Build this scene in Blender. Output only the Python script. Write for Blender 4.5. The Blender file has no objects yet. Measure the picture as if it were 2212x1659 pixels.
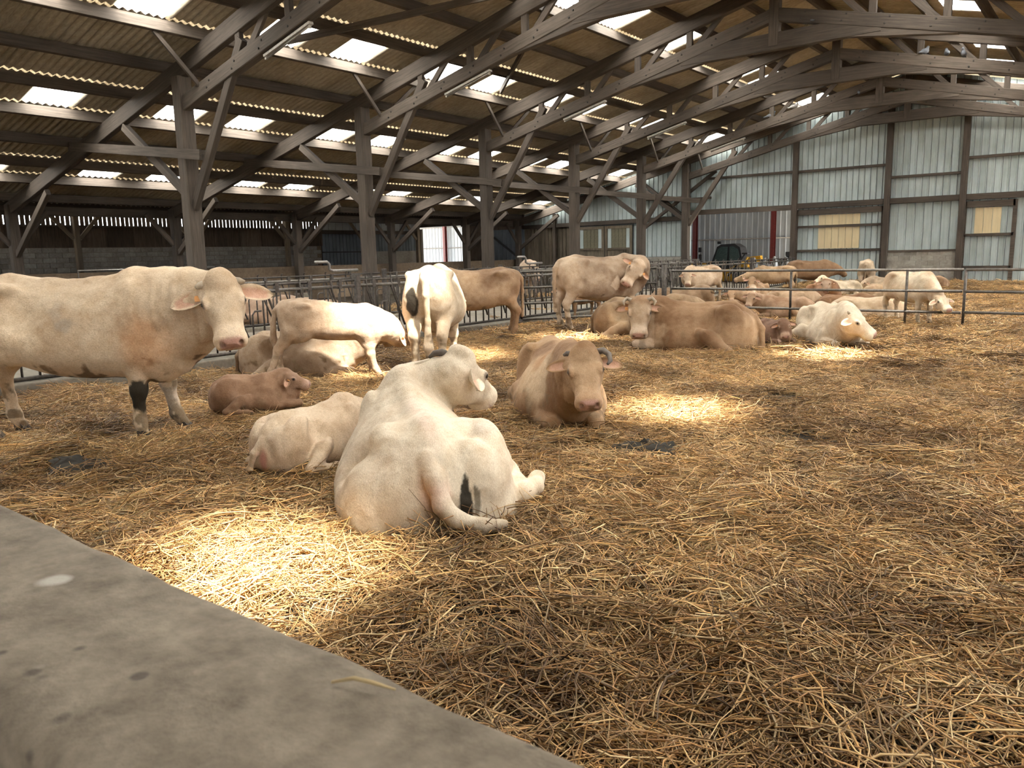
import bpy, math, random
import numpy as np
from mathutils import Vector, Matrix
SC = bpy.context.scene
COL = SC.collection
random.seed(7); RNG = np.random.default_rng(11)
# ------------------------------------------------------------------ camera
CAM_H = 1.6
YAW, PITCH, ROLL = math.radians(38.05), math.radians(9.34), math.radians(-1.262)
_fw = Vector((-math.sin(YAW)*math.cos(PITCH), math.cos(YAW)*math.cos(PITCH), -math.sin(PITCH)))
_r = _fw.cross(Vector((0,0,1))).normalized(); _u = _r.cross(_fw)
_r2 = _r*math.cos(ROLL) + _u*math.sin(ROLL); _u2 = -_r*math.sin(ROLL) + _u*math.cos(ROLL)
cam_d = bpy.data.cameras.new('camera'); cam = bpy.data.objects.new('camera', cam_d); COL.objects.link(cam)
cam.matrix_world = Matrix(((_r2.x,_u2.x,-_fw.x,0),(_r2.y,_u2.y,-_fw.y,0),(_r2.z,_u2.z,-_fw.z,CAM_H),(0,0,0,1)))
cam_d.sensor_width = 36.0; cam_d.lens = 36.0*1700/2212; cam_d.clip_start = .02; cam_d.clip_end = 500
cam_d.dof.use_dof = True; cam_d.dof.focus_distance = 7.0; cam_d.dof.aperture_fstop = 11.5
SC.camera = cam
# ------------------------------------------------------------------ light
SKY, SUN, EXPO = 4.0, 42.0, 1.22
SUN_DIR = Vector((-4.0, .92, -6.45)).normalized()      # the way the sunlight travels
w = bpy.data.worlds.new('sky'); SC.world = w; w.use_nodes = True
bg = w.node_tree.nodes['Background']; bg.inputs[0].default_value = (.88,.94,1.0,1); bg.inputs[1].default_value = SKY
sd = bpy.data.lights.new('sun_offscreen','SUN'); sd.energy = SUN; sd.angle = math.radians(5.5); sd.color = (1,.965,.90)
so = bpy.data.objects.new('sun_offscreen', sd); COL.objects.link(so); so.location = (8,-4,20)
so.rotation_euler = SUN_DIR.to_track_quat('-Z','Y').to_euler()
SC.view_settings.view_transform = 'Standard'; SC.view_settings.look = 'None'
SC.view_settings.gamma = 1.0; SC.view_settings.use_curve_mapping = False; SC.view_settings.exposure = EXPO
SC.cycles.use_denoising = True; SC.cycles.max_bounces = 5; SC.cycles.diffuse_bounces = 3; SC.cycles.use_adaptive_sampling = True; SC.cycles.adaptive_threshold = .05
SC.cycles.transparent_max_bounces = 6; SC.cycles.sample_clamp_indirect = 6; SC.cycles.caustics_reflective = False; SC.cycles.caustics_refractive = False
# ------------------------------------------------------------------ helpers
def tag(o, label=None, cat=None, group=None, kind=None):
    if label: o['label'] = label
    if cat: o['category'] = cat
    if group: o['group'] = group
    if kind: o['kind'] = kind
    return o
def empty(name, loc=(0,0,0), rz=0.0, parent=None):
    o = bpy.data.objects.new(name, None); COL.objects.link(o); o.location = loc; o.rotation_euler = (0,0,rz)
    o.empty_display_size = .2
    if parent: o.parent = parent
    return o
def link(name, me, parent=None, loc=None, mat=None):
    o = bpy.data.objects.new(name, me); COL.objects.link(o)
    if parent: o.parent = parent
    if loc is not None: o.location = loc
    return o
def mesh(name, v, f, mat=None, smooth=False):
    me = bpy.data.meshes.new(name)
    me.from_pydata([tuple(map(float,p)) for p in v], [], [tuple(map(int,q)) for q in f]); me.update()
    if mat: me.materials.append(mat)
    if smooth: me.shade_smooth()
    return me
def mesh_np(name, v, quads, mat=None, smooth=True, colors=None):
    me = bpy.data.meshes.new(name); v = np.asarray(v, np.float32); q = np.asarray(quads, np.int32)
    k = q.shape[1]
    me.vertices.add(len(v)); me.vertices.foreach_set('co', v.ravel())
    me.loops.add(q.size); me.loops.foreach_set('vertex_index', q.ravel())
    me.polygons.add(len(q)); me.polygons.foreach_set('loop_start', np.arange(0, q.size, k, dtype=np.int32))
    me.polygons.foreach_set('loop_total', np.full(len(q), k, np.int32))
    if smooth: me.polygons.foreach_set('use_smooth', np.ones(len(q), bool))
    me.update(calc_edges=True)
    if colors is not None:
        ca = me.color_attributes.new('col', 'FLOAT_COLOR', 'POINT')
        c = np.ones((len(v),4), np.float32); c[:,:3] = colors; ca.data.foreach_set('color', c.ravel())
    if mat: me.materials.append(mat)
    return me
BOXF = [(0,3,2,1),(4,5,6,7),(0,1,5,4),(1,2,6,5),(2,3,7,6),(3,0,4,7)]
def box_v(x0,x1,y0,y1,z0,z1):
    return [(x0,y0,z0),(x1,y0,z0),(x1,y1,z0),(x0,y1,z0),(x0,y0,z1),(x1,y0,z1),(x1,y1,z1),(x0,y1,z1)]
def box(name, x0,x1,y0,y1,z0,z1, mat, parent=None, bevel=0.0):
    c = ((x0+x1)/2,(y0+y1)/2,(z0+z1)/2)
    me = mesh(name, box_v(x0-c[0],x1-c[0],y0-c[1],y1-c[1],z0-c[2],z1-c[2]), BOXF, mat)
    o = link(name, me, parent, c)
    if bevel:
        b = o.modifiers.new('bevel','BEVEL'); b.width = bevel; b.segments = 2
    return o
def frame_of(d, up=(0,0,1)):
    d = Vector(d).normalized(); up = Vector(up)
    if abs(d.dot(up)) > .985: up = Vector((1,0,0)) if abs(d.x) < .9 else Vector((0,1,0))
    s = up.cross(d).normalized(); u = d.cross(s)
    return d, s, u
def beam(name, p0, p1, wd, ht, mat, parent=None, up=(0,0,1), cut=None):
    """squared timber from p0 to p1 (centre line): wd sideways, ht along up; slight waney edge bevel"""
    p0 = Vector(p0); p1 = Vector(p1); d, s, u = frame_of(p1-p0, up); L = (p1-p0).length
    b = min(wd,ht)*.07; a, h = wd/2, ht/2
    sec = [(-a+b,-h),(a-b,-h),(a,-h+b),(a,h-b),(a-b,h),(-a+b,h),(-a,h-b),(-a,-h+b)]
    v = []; n = len(sec)
    for t in (-L/2, L/2):
        for (y,z) in sec: v.append((t,y,z))
    f = [tuple(range(n-1,-1,-1)), tuple(range(n,2*n))] + [(i,(i+1)%n,(i+1)%n+n,i+n) for i in range(n)]
    o = link(name, mesh(name, v, f, mat), parent)
    M = Matrix(((d.x,s.x,u.x,0),(d.y,s.y,u.y,0),(d.z,s.z,u.z,0),(0,0,0,1)))
    M.translation = (p0+p1)/2
    o.matrix_local = M
    return o
def tube_geo(pts, rad, n=8, cap=True):
    pts = [Vector(p) for p in pts]; v=[]; f=[]
    if not hasattr(rad,'__len__'): rad = [rad]*len(pts)
    prev = None
    for i,p in enumerate(pts):
        d = (pts[min(i+1,len(pts)-1)]-pts[max(i-1,0)]).normalized()
        if prev is None: _, s, u = frame_of(d)
        else:
            s = (prev - d*prev.dot(d)).normalized(); u = d.cross(s)
        prev = s
        for k in range(n):
            a = 2*math.pi*k/n; v.append(p + (s*math.cos(a)+u*math.sin(a))*rad[i])
    for i in range(len(pts)-1):
        for k in range(n):
            f.append((i*n+k, i*n+(k+1)%n, (i+1)*n+(k+1)%n, (i+1)*n+k))
    if cap:
        f.append(tuple(range(n-1,-1,-1))); m=(len(pts)-1)*n; f.append(tuple(range(m,m+n)))
    return v,f
def tube(name, pts, rad, mat, parent=None, n=8, smooth=True):
    v,f = tube_geo(pts, rad, n); c = Vector(pts[0])
    o = link(name, mesh(name, [p-c for p in v], f, mat, smooth), parent, c)
    return o
# ------------------------------------------------------------------ materials
def new_mat(name):
    m = bpy.data.materials.new(name); m.use_nodes = True
    nt = m.node_tree; return m, nt, nt.nodes['Principled BSDF'], nt.links
def node(nt, kind, **kw):
    n = nt.nodes.new(kind)
    for k,v in kw.items():
        if k.startswith('i_'):
            key = k[2:]; key = int(key) if key.isdigit() else key
            n.inputs[key].default_value = v
        else: setattr(n,k,v)
    return n
def ramp(nt, stops):
    r = nt.nodes.new('ShaderNodeValToRGB'); e = r.color_ramp.elements
    while len(e) < len(stops): e.new(.5)
    for el,(p,c) in zip(e,stops): el.position = p; el.color = tuple(c)+(1,)
    return r
def grain_mat(name, c0, c1, scale=(.6,9,9), rough=.85, bump=.3, dirt=None, rand=.25, coord='Object'):
    m, nt, b, L = new_mat(name)
    tc = node(nt,'ShaderNodeTexCoord'); mp = node(nt,'ShaderNodeMapping'); mp.inputs['Scale'].default_value = scale
    oi = node(nt,'ShaderNodeObjectInfo')
    add = node(nt,'ShaderNodeVectorMath', operation='ADD'); mul = node(nt,'ShaderNodeVectorMath', operation='SCALE'); mul.inputs['Scale'].default_value = 37.0
    cmb = node(nt,'ShaderNodeCombineXYZ')
    for i in range(3): L.new(oi.outputs['Random'], cmb.inputs[i])
    L.new(cmb.outputs[0], mul.inputs[0]); L.new(tc.outputs[coord], add.inputs[0]); L.new(mul.outputs[0], add.inputs[1])
    L.new(add.outputs[0], mp.inputs[0])
    n1 = node(nt,'ShaderNodeTexNoise'); n1.inputs['Scale'].default_value = 3.0; n1.inputs['Detail'].default_value = 6; n1.inputs['Roughness'].default_value=.65
    L.new(mp.outputs[0], n1.inputs['Vector'])
    r = ramp(nt, [(.3,c0),(.72,c1)]); L.new(n1.outputs['Fac'], r.inputs[0])
    n2 = node(nt,'ShaderNodeTexNoise'); n2.inputs['Scale'].default_value = 1.1; n2.inputs['Detail'].default_value = 4
    L.new(add.outputs[0], n2.inputs['Vector'])
    mx = node(nt,'ShaderNodeMix', data_type='RGBA', blend_type='MULTIPLY'); mx.inputs[0].default_value = .55
    r2 = ramp(nt, [(.3,dirt or (.45,.42,.4)),(.65,(1,1,1))]); L.new(n2.outputs['Fac'], r2.inputs[0])
    L.new(r.outputs[0], mx.inputs[6]); L.new(r2.outputs[0], mx.inputs[7])
    hv = node(nt,'ShaderNodeHueSaturation'); mr = node(nt,'ShaderNodeMapRange'); mr.inputs[3].default_value = 1-rand; mr.inputs[4].default_value = 1+rand
    L.new(oi.outputs['Random'], mr.inputs[0]); L.new(mr.outputs[0], hv.inputs['Value']); L.new(mx.outputs[2], hv.inputs['Color'])
    L.new(hv.outputs[0], b.inputs['Base Color']); b.inputs['Roughness'].default_value = rough
    bp = node(nt,'ShaderNodeBump'); bp.inputs['Strength'].default_value = bump; bp.inputs['Distance'].default_value = .02
    L.new(n1.outputs['Fac'], bp.inputs['Height']); L.new(bp.outputs[0], b.inputs['Normal'])
    return m
def plain_mat(name, col, rough=.6, metal=0.0, rand=0.0):
    m, nt, b, L = new_mat(name)
    n = node(nt,'ShaderNodeTexNoise'); n.inputs['Scale'].default_value = 14; n.inputs['Detail'].default_value = 5
    tc = node(nt,'ShaderNodeTexCoord'); L.new(tc.outputs['Object'], n.inputs['Vector'])
    r = ramp(nt, [(.3,tuple(x*.72 for x in col)),(.7,tuple(min(1,x*1.12) for x in col))]); L.new(n.outputs['Fac'], r.inputs[0])
    L.new(r.outputs[0], b.inputs['Base Color']); b.inputs['Roughness'].default_value = rough; b.inputs['Metallic'].default_value = metal
    return m
# ------------------------------------------------------------------ cattle: implicit body -> one continuous mesh
def _noise3(p, scale, seed=0):
    """cheap smooth value noise in [0,1]"""
    q = np.asarray(p)*scale + seed*17.31; i = np.floor(q).astype(np.int64); f = q-i; f = f*f*(3-2*f)
    def h(a,b,c):
        n = (a*374761393 + b*668265263 + c*1274126177 + seed*362437) & 0x7fffffff
        n = ((n ^ (n>>13))*1103515245 + 12345) & 0x7fffffff
        return ((n ^ (n>>16)) & 0xffff)/65535.0
    r = 0
    for dx in (0,1):
        for dy in (0,1):
            for dz in (0,1):
                wgt = (f[:,0] if dx else 1-f[:,0])*(f[:,1] if dy else 1-f[:,1])*(f[:,2] if dz else 1-f[:,2])
                r = r + wgt*h(i[:,0]+dx,i[:,1]+dy,i[:,2]+dz)
    return r
def fbm(p, scale, seed=0, octs=3):
    a=.5; s=0; t=0
    for k in range(octs): s = s+a*_noise3(p,scale*2**k,seed+k); t+=a; a*=.5
    return s/t
class Field:
    def __init__(s): s.prims=[]
    def cone(s, a, b, ra, rb, k=.05):                                # round cone
        a=np.array(a,float); b=np.array(b,float); m=max(ra,rb)
        lo=np.minimum(a,b)-m; hi=np.maximum(a,b)+m
        def fn(P):
            ba=b-a; t=np.clip(((P-a)@ba)/(ba@ba+1e-9),0,1)
            return np.linalg.norm(P-a-t[...,None]*ba,axis=-1)-(ra+(rb-ra)*t)
        s.prims.append((fn,lo,hi,k,0))
    def chain(s, pts, rad, k=.05):
        for i in range(len(pts)-1): s.cone(pts[i],pts[i+1],rad[i],rad[i+1],k)
    def ell(s, c, r, k=.06, R=None, sub=0):
        c=np.array(c,float); r=np.array(r,float); m=r.max()
        def fn(P):
            q=P-c
            if R is not None: q=q@R
            k0=np.linalg.norm(q/r,axis=-1); k1=np.linalg.norm(q/(r*r),axis=-1)
            return k0*(k0-1)/np.maximum(k1,1e-6)
        s.prims.append((fn,c-m,c+m,k,sub))
    def sweep(s, o, R, keys, k=.08, p=2.3, egg=.2):
        """keys rows: t, top, bottom, halfwidth, ycentre ; R columns = local axes in body frame"""
        o=np.array(o,float); K=np.array(keys,float)
        if K.shape[1]==4: K=np.hstack([K,np.zeros((len(K),1))])
        tt=np.linspace(K[0,0],K[-1,0],160)
        from_k=[_mono(K[:,0],K[:,j],tt) for j in range(1,5)]
        t0,t1=K[0,0],K[-1,0]
        ext=np.abs(K[:,1:]).max()+max(abs(t0),abs(t1))*.0
        cor=np.array([[x,y,z] for x in (t0-.02,t1+.02) for y in (-ext-.05,ext+.05) for z in (K[:,2].min()-.05,K[:,1].max()+.05)])@R.T+o
        def fn(P):
            q=(P-o)@R
            x=np.clip(q[...,0],t0,t1)
            top,bot,w,yc=[np.interp(x,tt,a) for a in from_k]
            c=(top+bot)/2; h=np.maximum((top-bot)/2,.01); zz=(q[...,2]-c)/h
            ww=w*(1-egg*np.clip(zz,-1,1))
            e=(np.abs((q[...,1]-yc)/ww)**p+np.abs(zz)**p)**(1/p)
            d=(e-1)*np.minimum(w,h); dx=q[...,0]-x
            return np.where(dx==0,d,np.sqrt(np.maximum(d,0)**2+dx*dx)+np.minimum(d,0)*0)
        s.prims.append((fn,cor.min(0),cor.max(0),k,0))
    def mesh(s, cell):
        lo=np.min([p[1] for p in s.prims if not p[4]],0)-3*cell; hi=np.max([p[2] for p in s.prims if not p[4]],0)+3*cell
        n=np.ceil((hi-lo)/cell).astype(int)+1
        D=np.full(n,.5,np.float32)
        ax=[lo[i]+cell*np.arange(n[i]) for i in range(3)]
        for fn,l,h,k,sub in s.prims:
            a=np.clip(np.floor((l-lo-k-.04)/cell).astype(int),0,n-1); b=np.clip(np.ceil((h-lo+k+.04)/cell).astype(int)+1,1,n)
            if (b<=a).any(): continue
            P=np.stack(np.meshgrid(*[ax[i][a[i]:b[i]] for i in range(3)],indexing='ij'),-1)
            d=fn(P).astype(np.float32); S=D[a[0]:b[0],a[1]:b[1],a[2]:b[2]]
            if sub:
                hh=np.maximum(k-np.abs(S+d),0)/k; S[...]=np.maximum(S,-d)+hh*hh*k*.25
            else:
                hh=np.maximum(k-np.abs(S-d),0)/k; S[...]=np.minimum(S,d)-hh*hh*k*.25
        return surface_nets(D,lo,cell)
def _mono(x,y,t):
    """smooth interpolation through keys (Catmull-Rom on a non-uniform grid, clamped)"""
    m=np.gradient(y,x); i=np.clip(np.searchsorted(x,t)-1,0,len(x)-2); h=x[i+1]-x[i]; u=(t-x[i])/h
    return (2*u**3-3*u**2+1)*y[i]+(u**3-2*u**2+u)*h*m[i]+(-2*u**3+3*u**2)*y[i+1]+(u**3-u**2)*h*m[i+1]
def surface_nets(D,lo,cell):
    n=D.shape; S=D<0
    idx=np.full((n[0]-1,n[1]-1,n[2]-1),-1,np.int64)
    cnt=np.zeros(idx.shape,np.int8)
    cs=[(i,j,k) for i in (0,1) for j in (0,1) for k in (0,1)]
    sl=lambda c:tuple(slice(c[a],n[a]-1+c[a]) for a in range(3))
    for c in cs: cnt+=S[sl(c)]
    act=(cnt>0)&(cnt<8); cells=np.argwhere(act); idx[act]=np.arange(len(cells))
    acc=np.zeros((len(cells),3)); num=np.zeros(len(cells))
    vals={c:D[cells[:,0]+c[0],cells[:,1]+c[1],cells[:,2]+c[2]] for c in cs}
    for c in cs:
        for a in range(3):
            if c[a]==0:
                d=list(c); d[a]=1; d=tuple(d); v0,v1=vals[c],vals[d]; m=(v0<0)!=(v1<0)
                t=np.where(m,v0/np.where(m,v0-v1,1),0)
                p=np.tile(np.array(c,float),(len(cells),1)); p[:,a]+=t
                acc+=np.where(m[:,None],p,0); num+=m
    V=(cells+acc/num[:,None])*cell+lo
    Q=[]
    for a in range(3):
        b,c=(a+1)%3,(a+2)%3
        s0=[slice(None)]*3; s1=[slice(None)]*3; s0[a]=slice(0,n[a]-1); s1[a]=slice(1,n[a])
        for ax_ in (b,c): s0[ax_]=slice(1,n[ax_]-1); s1[ax_]=slice(1,n[ax_]-1)
        A,B=S[tuple(s0)],S[tuple(s1)]; e=np.argwhere(A!=B)
        if not len(e): continue
        fl=A[tuple(e.T)]; e=e.copy(); e[:,b]+=1; e[:,c]+=1
        def at(db,dc):
            q=e.copy(); q[:,b]+=db; q[:,c]+=dc; return idx[q[:,0],q[:,1],q[:,2]]
        q=np.stack([at(-1,-1),at(0,-1),at(0,0),at(-1,0)],1)
        q[~fl]=q[~fl][:,::-1]; Q.append(q)
    return V,np.concatenate(Q)
def _vnormals(V,Q):
    n=np.cross(V[Q[:,2]]-V[Q[:,0]],V[Q[:,3]]-V[Q[:,1]]); N=np.zeros_like(V)
    for k in range(4): np.add.at(N,Q[:,k],n)
    return N/np.maximum(np.linalg.norm(N,axis=1),1e-9)[:,None]
def sm0(x,a,b):
    t=np.clip((x-a)/(b-a),0,1); return t*t*(3-2*t)
def nrm(v): v=np.array(v,float); return v/np.linalg.norm(v)
def head_frame(d,up):
    x=nrm(d); z=np.array(up,float); z=nrm(z-x*(z@x)); y=np.cross(z,x)
    return np.stack([x,y,z],1)
HEAD=[(-.085,-.05,-.14,.06),(-.04,.02,-.2,.115),(.03,.05,-.245,.138),(.10,.055,-.262,.146),(.165,.05,-.252,.140),(.24,.040,-.225,.118),(.31,.032,-.195,.104),(.375,.030,-.182,.104),(.435,.024,-.176,.110),(.485,-.010,-.150,.094)]
STAND=[(-.95,1.26,1.06,.10),(-.9,1.36,.92,.20),(-.75,1.43,.78,.27),(-.5,1.45,.66,.315),(-.2,1.41,.58,.35),(.1,1.39,.56,.36),(.4,1.41,.58,.33),(.62,1.45,.62,.28),(.8,1.40,.68,.235),(.92,1.28,.80,.16)]
LIE=[(-.98,.46,.14,.14),(-.9,.62,.05,.25),(-.72,.77,-.02,.34),(-.45,.83,-.06,.40),(-.15,.79,-.06,.45),(.15,.79,-.06,.46),(.42,.83,-.05,.40),(.64,.88,-.02,.29),(.82,.81,.08,.22),(.94,.66,.20,.14)]
COATM=None
def coat_material():
    global COATM
    if COATM: return COATM
    m,nt,b,L=new_mat('coat')
    a=node(nt,'ShaderNodeAttribute',attribute_name='col'); tc=node(nt,'ShaderNodeTexCoord')
    n=node(nt,'ShaderNodeTexNoise'); n.inputs['Scale'].default_value=9; n.inputs['Detail'].default_value=7; n.inputs['Roughness'].default_value=.68
    L.new(tc.outputs['Object'],n.inputs['Vector'])
    mp=node(nt,'ShaderNodeMapping'); mp.inputs['Scale'].default_value=(40,130,60); L.new(tc.outputs['Object'],mp.inputs[0])
    n2=node(nt,'ShaderNodeTexNoise'); n2.inputs['Scale'].default_value=1.6; n2.inputs['Detail'].default_value=3; n2.inputs['Distortion'].default_value=.6; L.new(mp.outputs[0],n2.inputs['Vector'])
    r=ramp(nt,[(.28,(.80,.72,.63)),(.60,(1.0,1.0,1.0))]); L.new(n.outputs['Fac'],r.inputs[0])
    mx=node(nt,'ShaderNodeMix',data_type='RGBA',blend_type='MULTIPLY'); mx.inputs[0].default_value=1
    L.new(a.outputs['Color'],mx.inputs[6]); L.new(r.outputs[0],mx.inputs[7])
    r2=ramp(nt,[(.3,(.80,.77,.74)),(.7,(1.06,1.06,1.06))]); L.new(n2.outputs['Fac'],r2.inputs[0])
    mx2=node(nt,'ShaderNodeMix',data_type='RGBA',blend_type='MULTIPLY'); mx2.inputs[0].default_value=1
    L.new(mx.outputs[2],mx2.inputs[6]); L.new(r2.outputs[0],mx2.inputs[7])
    L.new(mx2.outputs[2],b.inputs['Base Color']); b.inputs['Roughness'].default_value=.72
    b.inputs['Specular IOR Level'].default_value=.25; b.inputs['Sheen Weight'].default_value=.04; b.inputs['Sheen Roughness'].default_value=.5
    bp=node(nt,'ShaderNodeBump'); bp.inputs['Strength'].default_value=.35; bp.inputs['Distance'].default_value=.006
    bp2=node(nt,'ShaderNodeBump'); bp2.inputs['Strength'].default_value=.5; bp2.inputs['Distance'].default_value=.02
    L.new(n.outputs['Fac'],bp2.inputs['Height']); L.new(bp2.outputs[0],bp.inputs['Normal'])
    L.new(n2.outputs['Fac'],bp.inputs['Height']); L.new(bp.outputs[0],b.inputs['Normal'])
    COATM=m; return m
_cm={}
def cmat(kind):
    if kind in _cm: return _cm[kind]
    if kind=='eye':
        m,nt,b,L=new_mat('eye'); b.inputs['Base Color'].default_value=(.012,.008,.006,1); b.inputs['Roughness'].default_value=.08
    elif kind=='horn': m=grain_mat('horn',(.30,.23,.15),(.55,.47,.36),(3,3,3),.5,.2)
    elif kind=='darkhorn': m=grain_mat('dark_horn',(.09,.07,.06),(.22,.18,.14),(3,3,3),.55,.2)
    elif kind=='hoof': m=grain_mat('hoof',(.05,.04,.03),(.13,.10,.075),(5,5,2),.6,.3)
    elif kind=='tag': m=plain_mat('ear_tag',(.60,.27,.07),.5)
    _cm[kind]=m; return m
def cow(spec):
    """spec: pos, yaw(deg), s, lie, head(poll,dir,up), coat..."""
    g=spec.get; s=g('s',1.0); lie=g('lie',False); calf=g('calf',0.0); cell=g('cell',.02)/s
    F=Field(); I=np.eye(3)
    body=[list(r) for r in g('body',LIE if lie else STAND)]
    bend=g('bend',None)                                              # lateral offset of the spine: function of x
    yc=(lambda x:0.0) if bend is None else (lambda x:float(np.interp(x,bend[0],bend[1])))
    for r in body:
        if len(r)==4: r.append(yc(r[0]))
    fat=g('fat',1.0)
    for r in body: r[3]*=fat
    F.sweep((0,0,0),I,body,k=.05,p=g('sec',2.25),egg=g('egg',.26 if not lie else .40))
    tops=lambda x:float(np.interp(x,[r[0] for r in body],[r[1] for r in body]))
    # spine ridge, hooks, pins
    F.chain([(x,yc(x),tops(x)-.055+g('ridge',0)) for x in (-.85,-.55,-.2,.2,.55,.72)],[.05,.055,.05,.05,.07,.06],k=.10)
    bony=g('bony',1.0)
    for sd in (-1,1):
        F.ell((-.48,yc(-.48)+sd*.245*fat,tops(-.48)-.09),(.12,.055*bony,.05*bony),k=.13)
        F.ell((-.88,yc(-.88)+sd*.12,tops(-.88)-.10),(.06,.05,.06),k=.07)
    hd=g('head'); poll=np.array(hd['poll'],float); HR=head_frame(hd['dir'],hd['up']); hs=hd.get('s',1.0+.12*calf)
    hp=lambda x,y,z: poll+HR@(np.array([x,y,z])*hs)
    # neck
    zo=0 if not lie else -.56
    yb=yc(.7)
    Nt=np.array(g('neck_top',(.62,yb,1.29+zo))); Nm=np.array(g('neck_mid',(.72,yb,1.08+zo))); Nl=np.array(g('neck_low',(.82,yb,.92+zo)))
    bow=np.array(g('neck_bow',(.16,0,.04))); nk=g('neck_w',1.0)
    def bez(a,b,t):
        m=(a+b)/2+bow; return (1-t)**2*a+2*t*(1-t)*m+t*t*b
    T=[0,.25,.5,.75,1]
    F.chain([bez(Nt,hp(.0,0,-.075),t) for t in T],[.13*nk,.125*nk,.115*nk,.10,.095*hs],k=.10)
    F.chain([bez(Nm,hp(.03,0,-.12),t) for t in T],[.21*nk,.185*nk,.16*nk,.135,.115*hs],k=.12)
    F.chain([bez(Nl,hp(.10,0,-.17),t) for t in T],[.19*nk,.155*nk,.125*nk,.10,.085*hs],k=.10)
    if not calf and g('dewlap',1):
        F.chain([bez(Nl+np.array([.06,0,-.13]),hp(.10,0,-.23),t)+np.array([0,0,-.02]) for t in T],[.07,.05,.045,.04,.03],k=.07)
    # head
    n0=len(F.prims)
    F.sweep(poll,HR,[(a*hs,b*hs,c*hs,d*hs*1.08) for a,b,c,d in HEAD],k=.05,p=2.5,egg=-.12 if False else .0)
    for sd in (-1,1):
        F.ell(hp(.15,sd*.128,.0),np.array([.05,.03,.036])*hs,k=.03,R=HR)      # brow / eye bulge
        F.ell(hp(.13,sd*.085,-.17),np.array([.10,.05,.08])*hs,k=.05,R=HR)      # cheek
        F.ell(hp(.425,sd*.062,-.065),np.array([.055,.05,.068])*hs,k=.03,R=HR)   # muzzle lobes
        F.ell(hp(-.01,sd*.085,.0),np.array([.04,.045,.04])*hs,k=.04,R=HR)      # horn base
    F.ell(hp(.40,0,-.165),np.array([.06,.065,.035])*hs,k=.03,R=HR)              # chin
    if g('tuft',0): F.ell(hp(-.02,0,.045),np.array([.075,.08,.045])*hs*g('tuft'),k=.04,R=HR)
    # legs
    hooves=[]
    if not lie:
        lg=dict(fl=[(.60,.17,.78),(.60,.185,.43),(.60,.18,.15),(.64,.18,.055)],fr=[(.60,-.17,.78),(.60,-.185,.43),(.60,-.18,.15),(.64,-.18,.055)],
                hl=[(-.66,.20,.84),(-.86,.19,.54),(-.80,.18,.16),(-.75,.18,.055)],hr=[(-.66,-.20,.84),(-.86,-.19,.54),(-.80,-.18,.16),(-.75,-.18,.055)])
        for kk,vv in g('legs',{}).items(): lg[kk]=vv
        lw=g('leg_w',1.0)
        for kk,J in lg.items():
            J=[np.array(q,float) for q in J]; sd=1 if kk[1]=='l' else -1; front=kk[0]=='f'
            if front:
                F.ell((.60,yc(.6)+sd*.175,tops(.6)-.43),(.20,.09,.34),k=.10)
                F.ell((.55,yc(.6)+sd*.19,.84),(.15,.085,.15),k=.08)
                F.chain([J[0],(J[0]*.45+J[1]*.55),J[1],J[1]*.35+J[2]*.65,J[2],J[3]],[.115,.075*lw,.068*lw,.043*lw,.054*lw,.05*lw],k=.045)
                F.ell(J[1]+np.array([.012,0,.0]),(.055*lw,.055*lw,.07),k=.03)
            else:
                F.ell((-.66,yc(-.66)+sd*.18,tops(-.66)-.39),(.25,.12,.36),k=.10)
                F.ell((-.50,yc(-.5)+sd*.22,.84),(.15,.085,.17),k=.08)
                F.chain([J[0],(J[0]*.4+J[1]*.6),J[1],J[1]*.4+J[2]*.6,J[2],J[3]],[.165,.088*lw,.07*lw,.046*lw,.056*lw,.052*lw],k=.05)
                F.ell(J[1]+np.array([-.03,0,.03]),(.045*lw,.04*lw,.07),k=.03)
            hooves.append((J[3],nrm((J[3]-J[2])*np.array([1,1,0])+np.array([1e-3,0,0]))))
    else:
        for L_ in g('limbs',lie_limbs(g('lean',1))):
            if L_[0]=='e': F.ell(L_[1],L_[2],k=.035)
            else:
                F.chain(L_[1],L_[2],k=.035)
                if L_[0]=='h': hooves.append((np.array(L_[1][-1],float),nrm(np.array(L_[1][-1])-np.array(L_[1][-2]))))
    if g('udder',0): F.ell((-.42,0,.66 if not lie else .1),(.22,.17,.15),k=.06)
    tl=g('tail',None)
    if tl is None: tl=[(-.90,0,tops(-.88)-.03),(-1.0,0,tops(-.9)-.14),(-1.02,0,.95),(-1.01,0,.62),(-1.0,0,.42)] if not lie else [(-.92,yc(-.9),.58),(-1.03,yc(-.9),.42),(-1.06,yc(-.9)+.05,.15),(-1.0,yc(-.9)+.18,.03)]
    if len(tl):
        n_=len(tl); rr=g('tail_r',None) or [.06,.045,.036,.032,.045,.025][:n_]
        F.chain(tl,list(rr)+[.02]*(n_-len(rr)),k=.04)
    for (c,r) in g('extra',[]): F.ell(c,r,k=.07)
    for sd in (-1,1):                                                # flank hollow before the hook bone
        F.ell((-.30,yc(-.3)+sd*.40*fat,tops(-.3)-.24),(.16,.12,.15),k=.14,sub=1)
    for (c,r) in g('dent',[]): F.ell(c,r,k=.08,sub=1)
    # nostrils, eye sockets
    for sd in (-1,1):
        F.ell(hp(.475,sd*.066,-.03),np.array([.028,.017,.022])*hs,k=.015,R=HR,sub=1)
    F.ell(hp(.48,0,-.128),np.array([.075,.10,.006])*hs,k=.012,R=HR,sub=1)        # mouth line
    V,Q=F.mesh(cell)
    # ---- skin relief: tousled coat and neck folds
    va=Nm*.55+hp(.1,0,-.1)*.45; ax_=nrm(hp(.05,0,-.1)-Nm); rel=V-va; along=rel@ax_; off=np.linalg.norm(rel-along[:,None]*ax_[None],axis=1)
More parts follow.
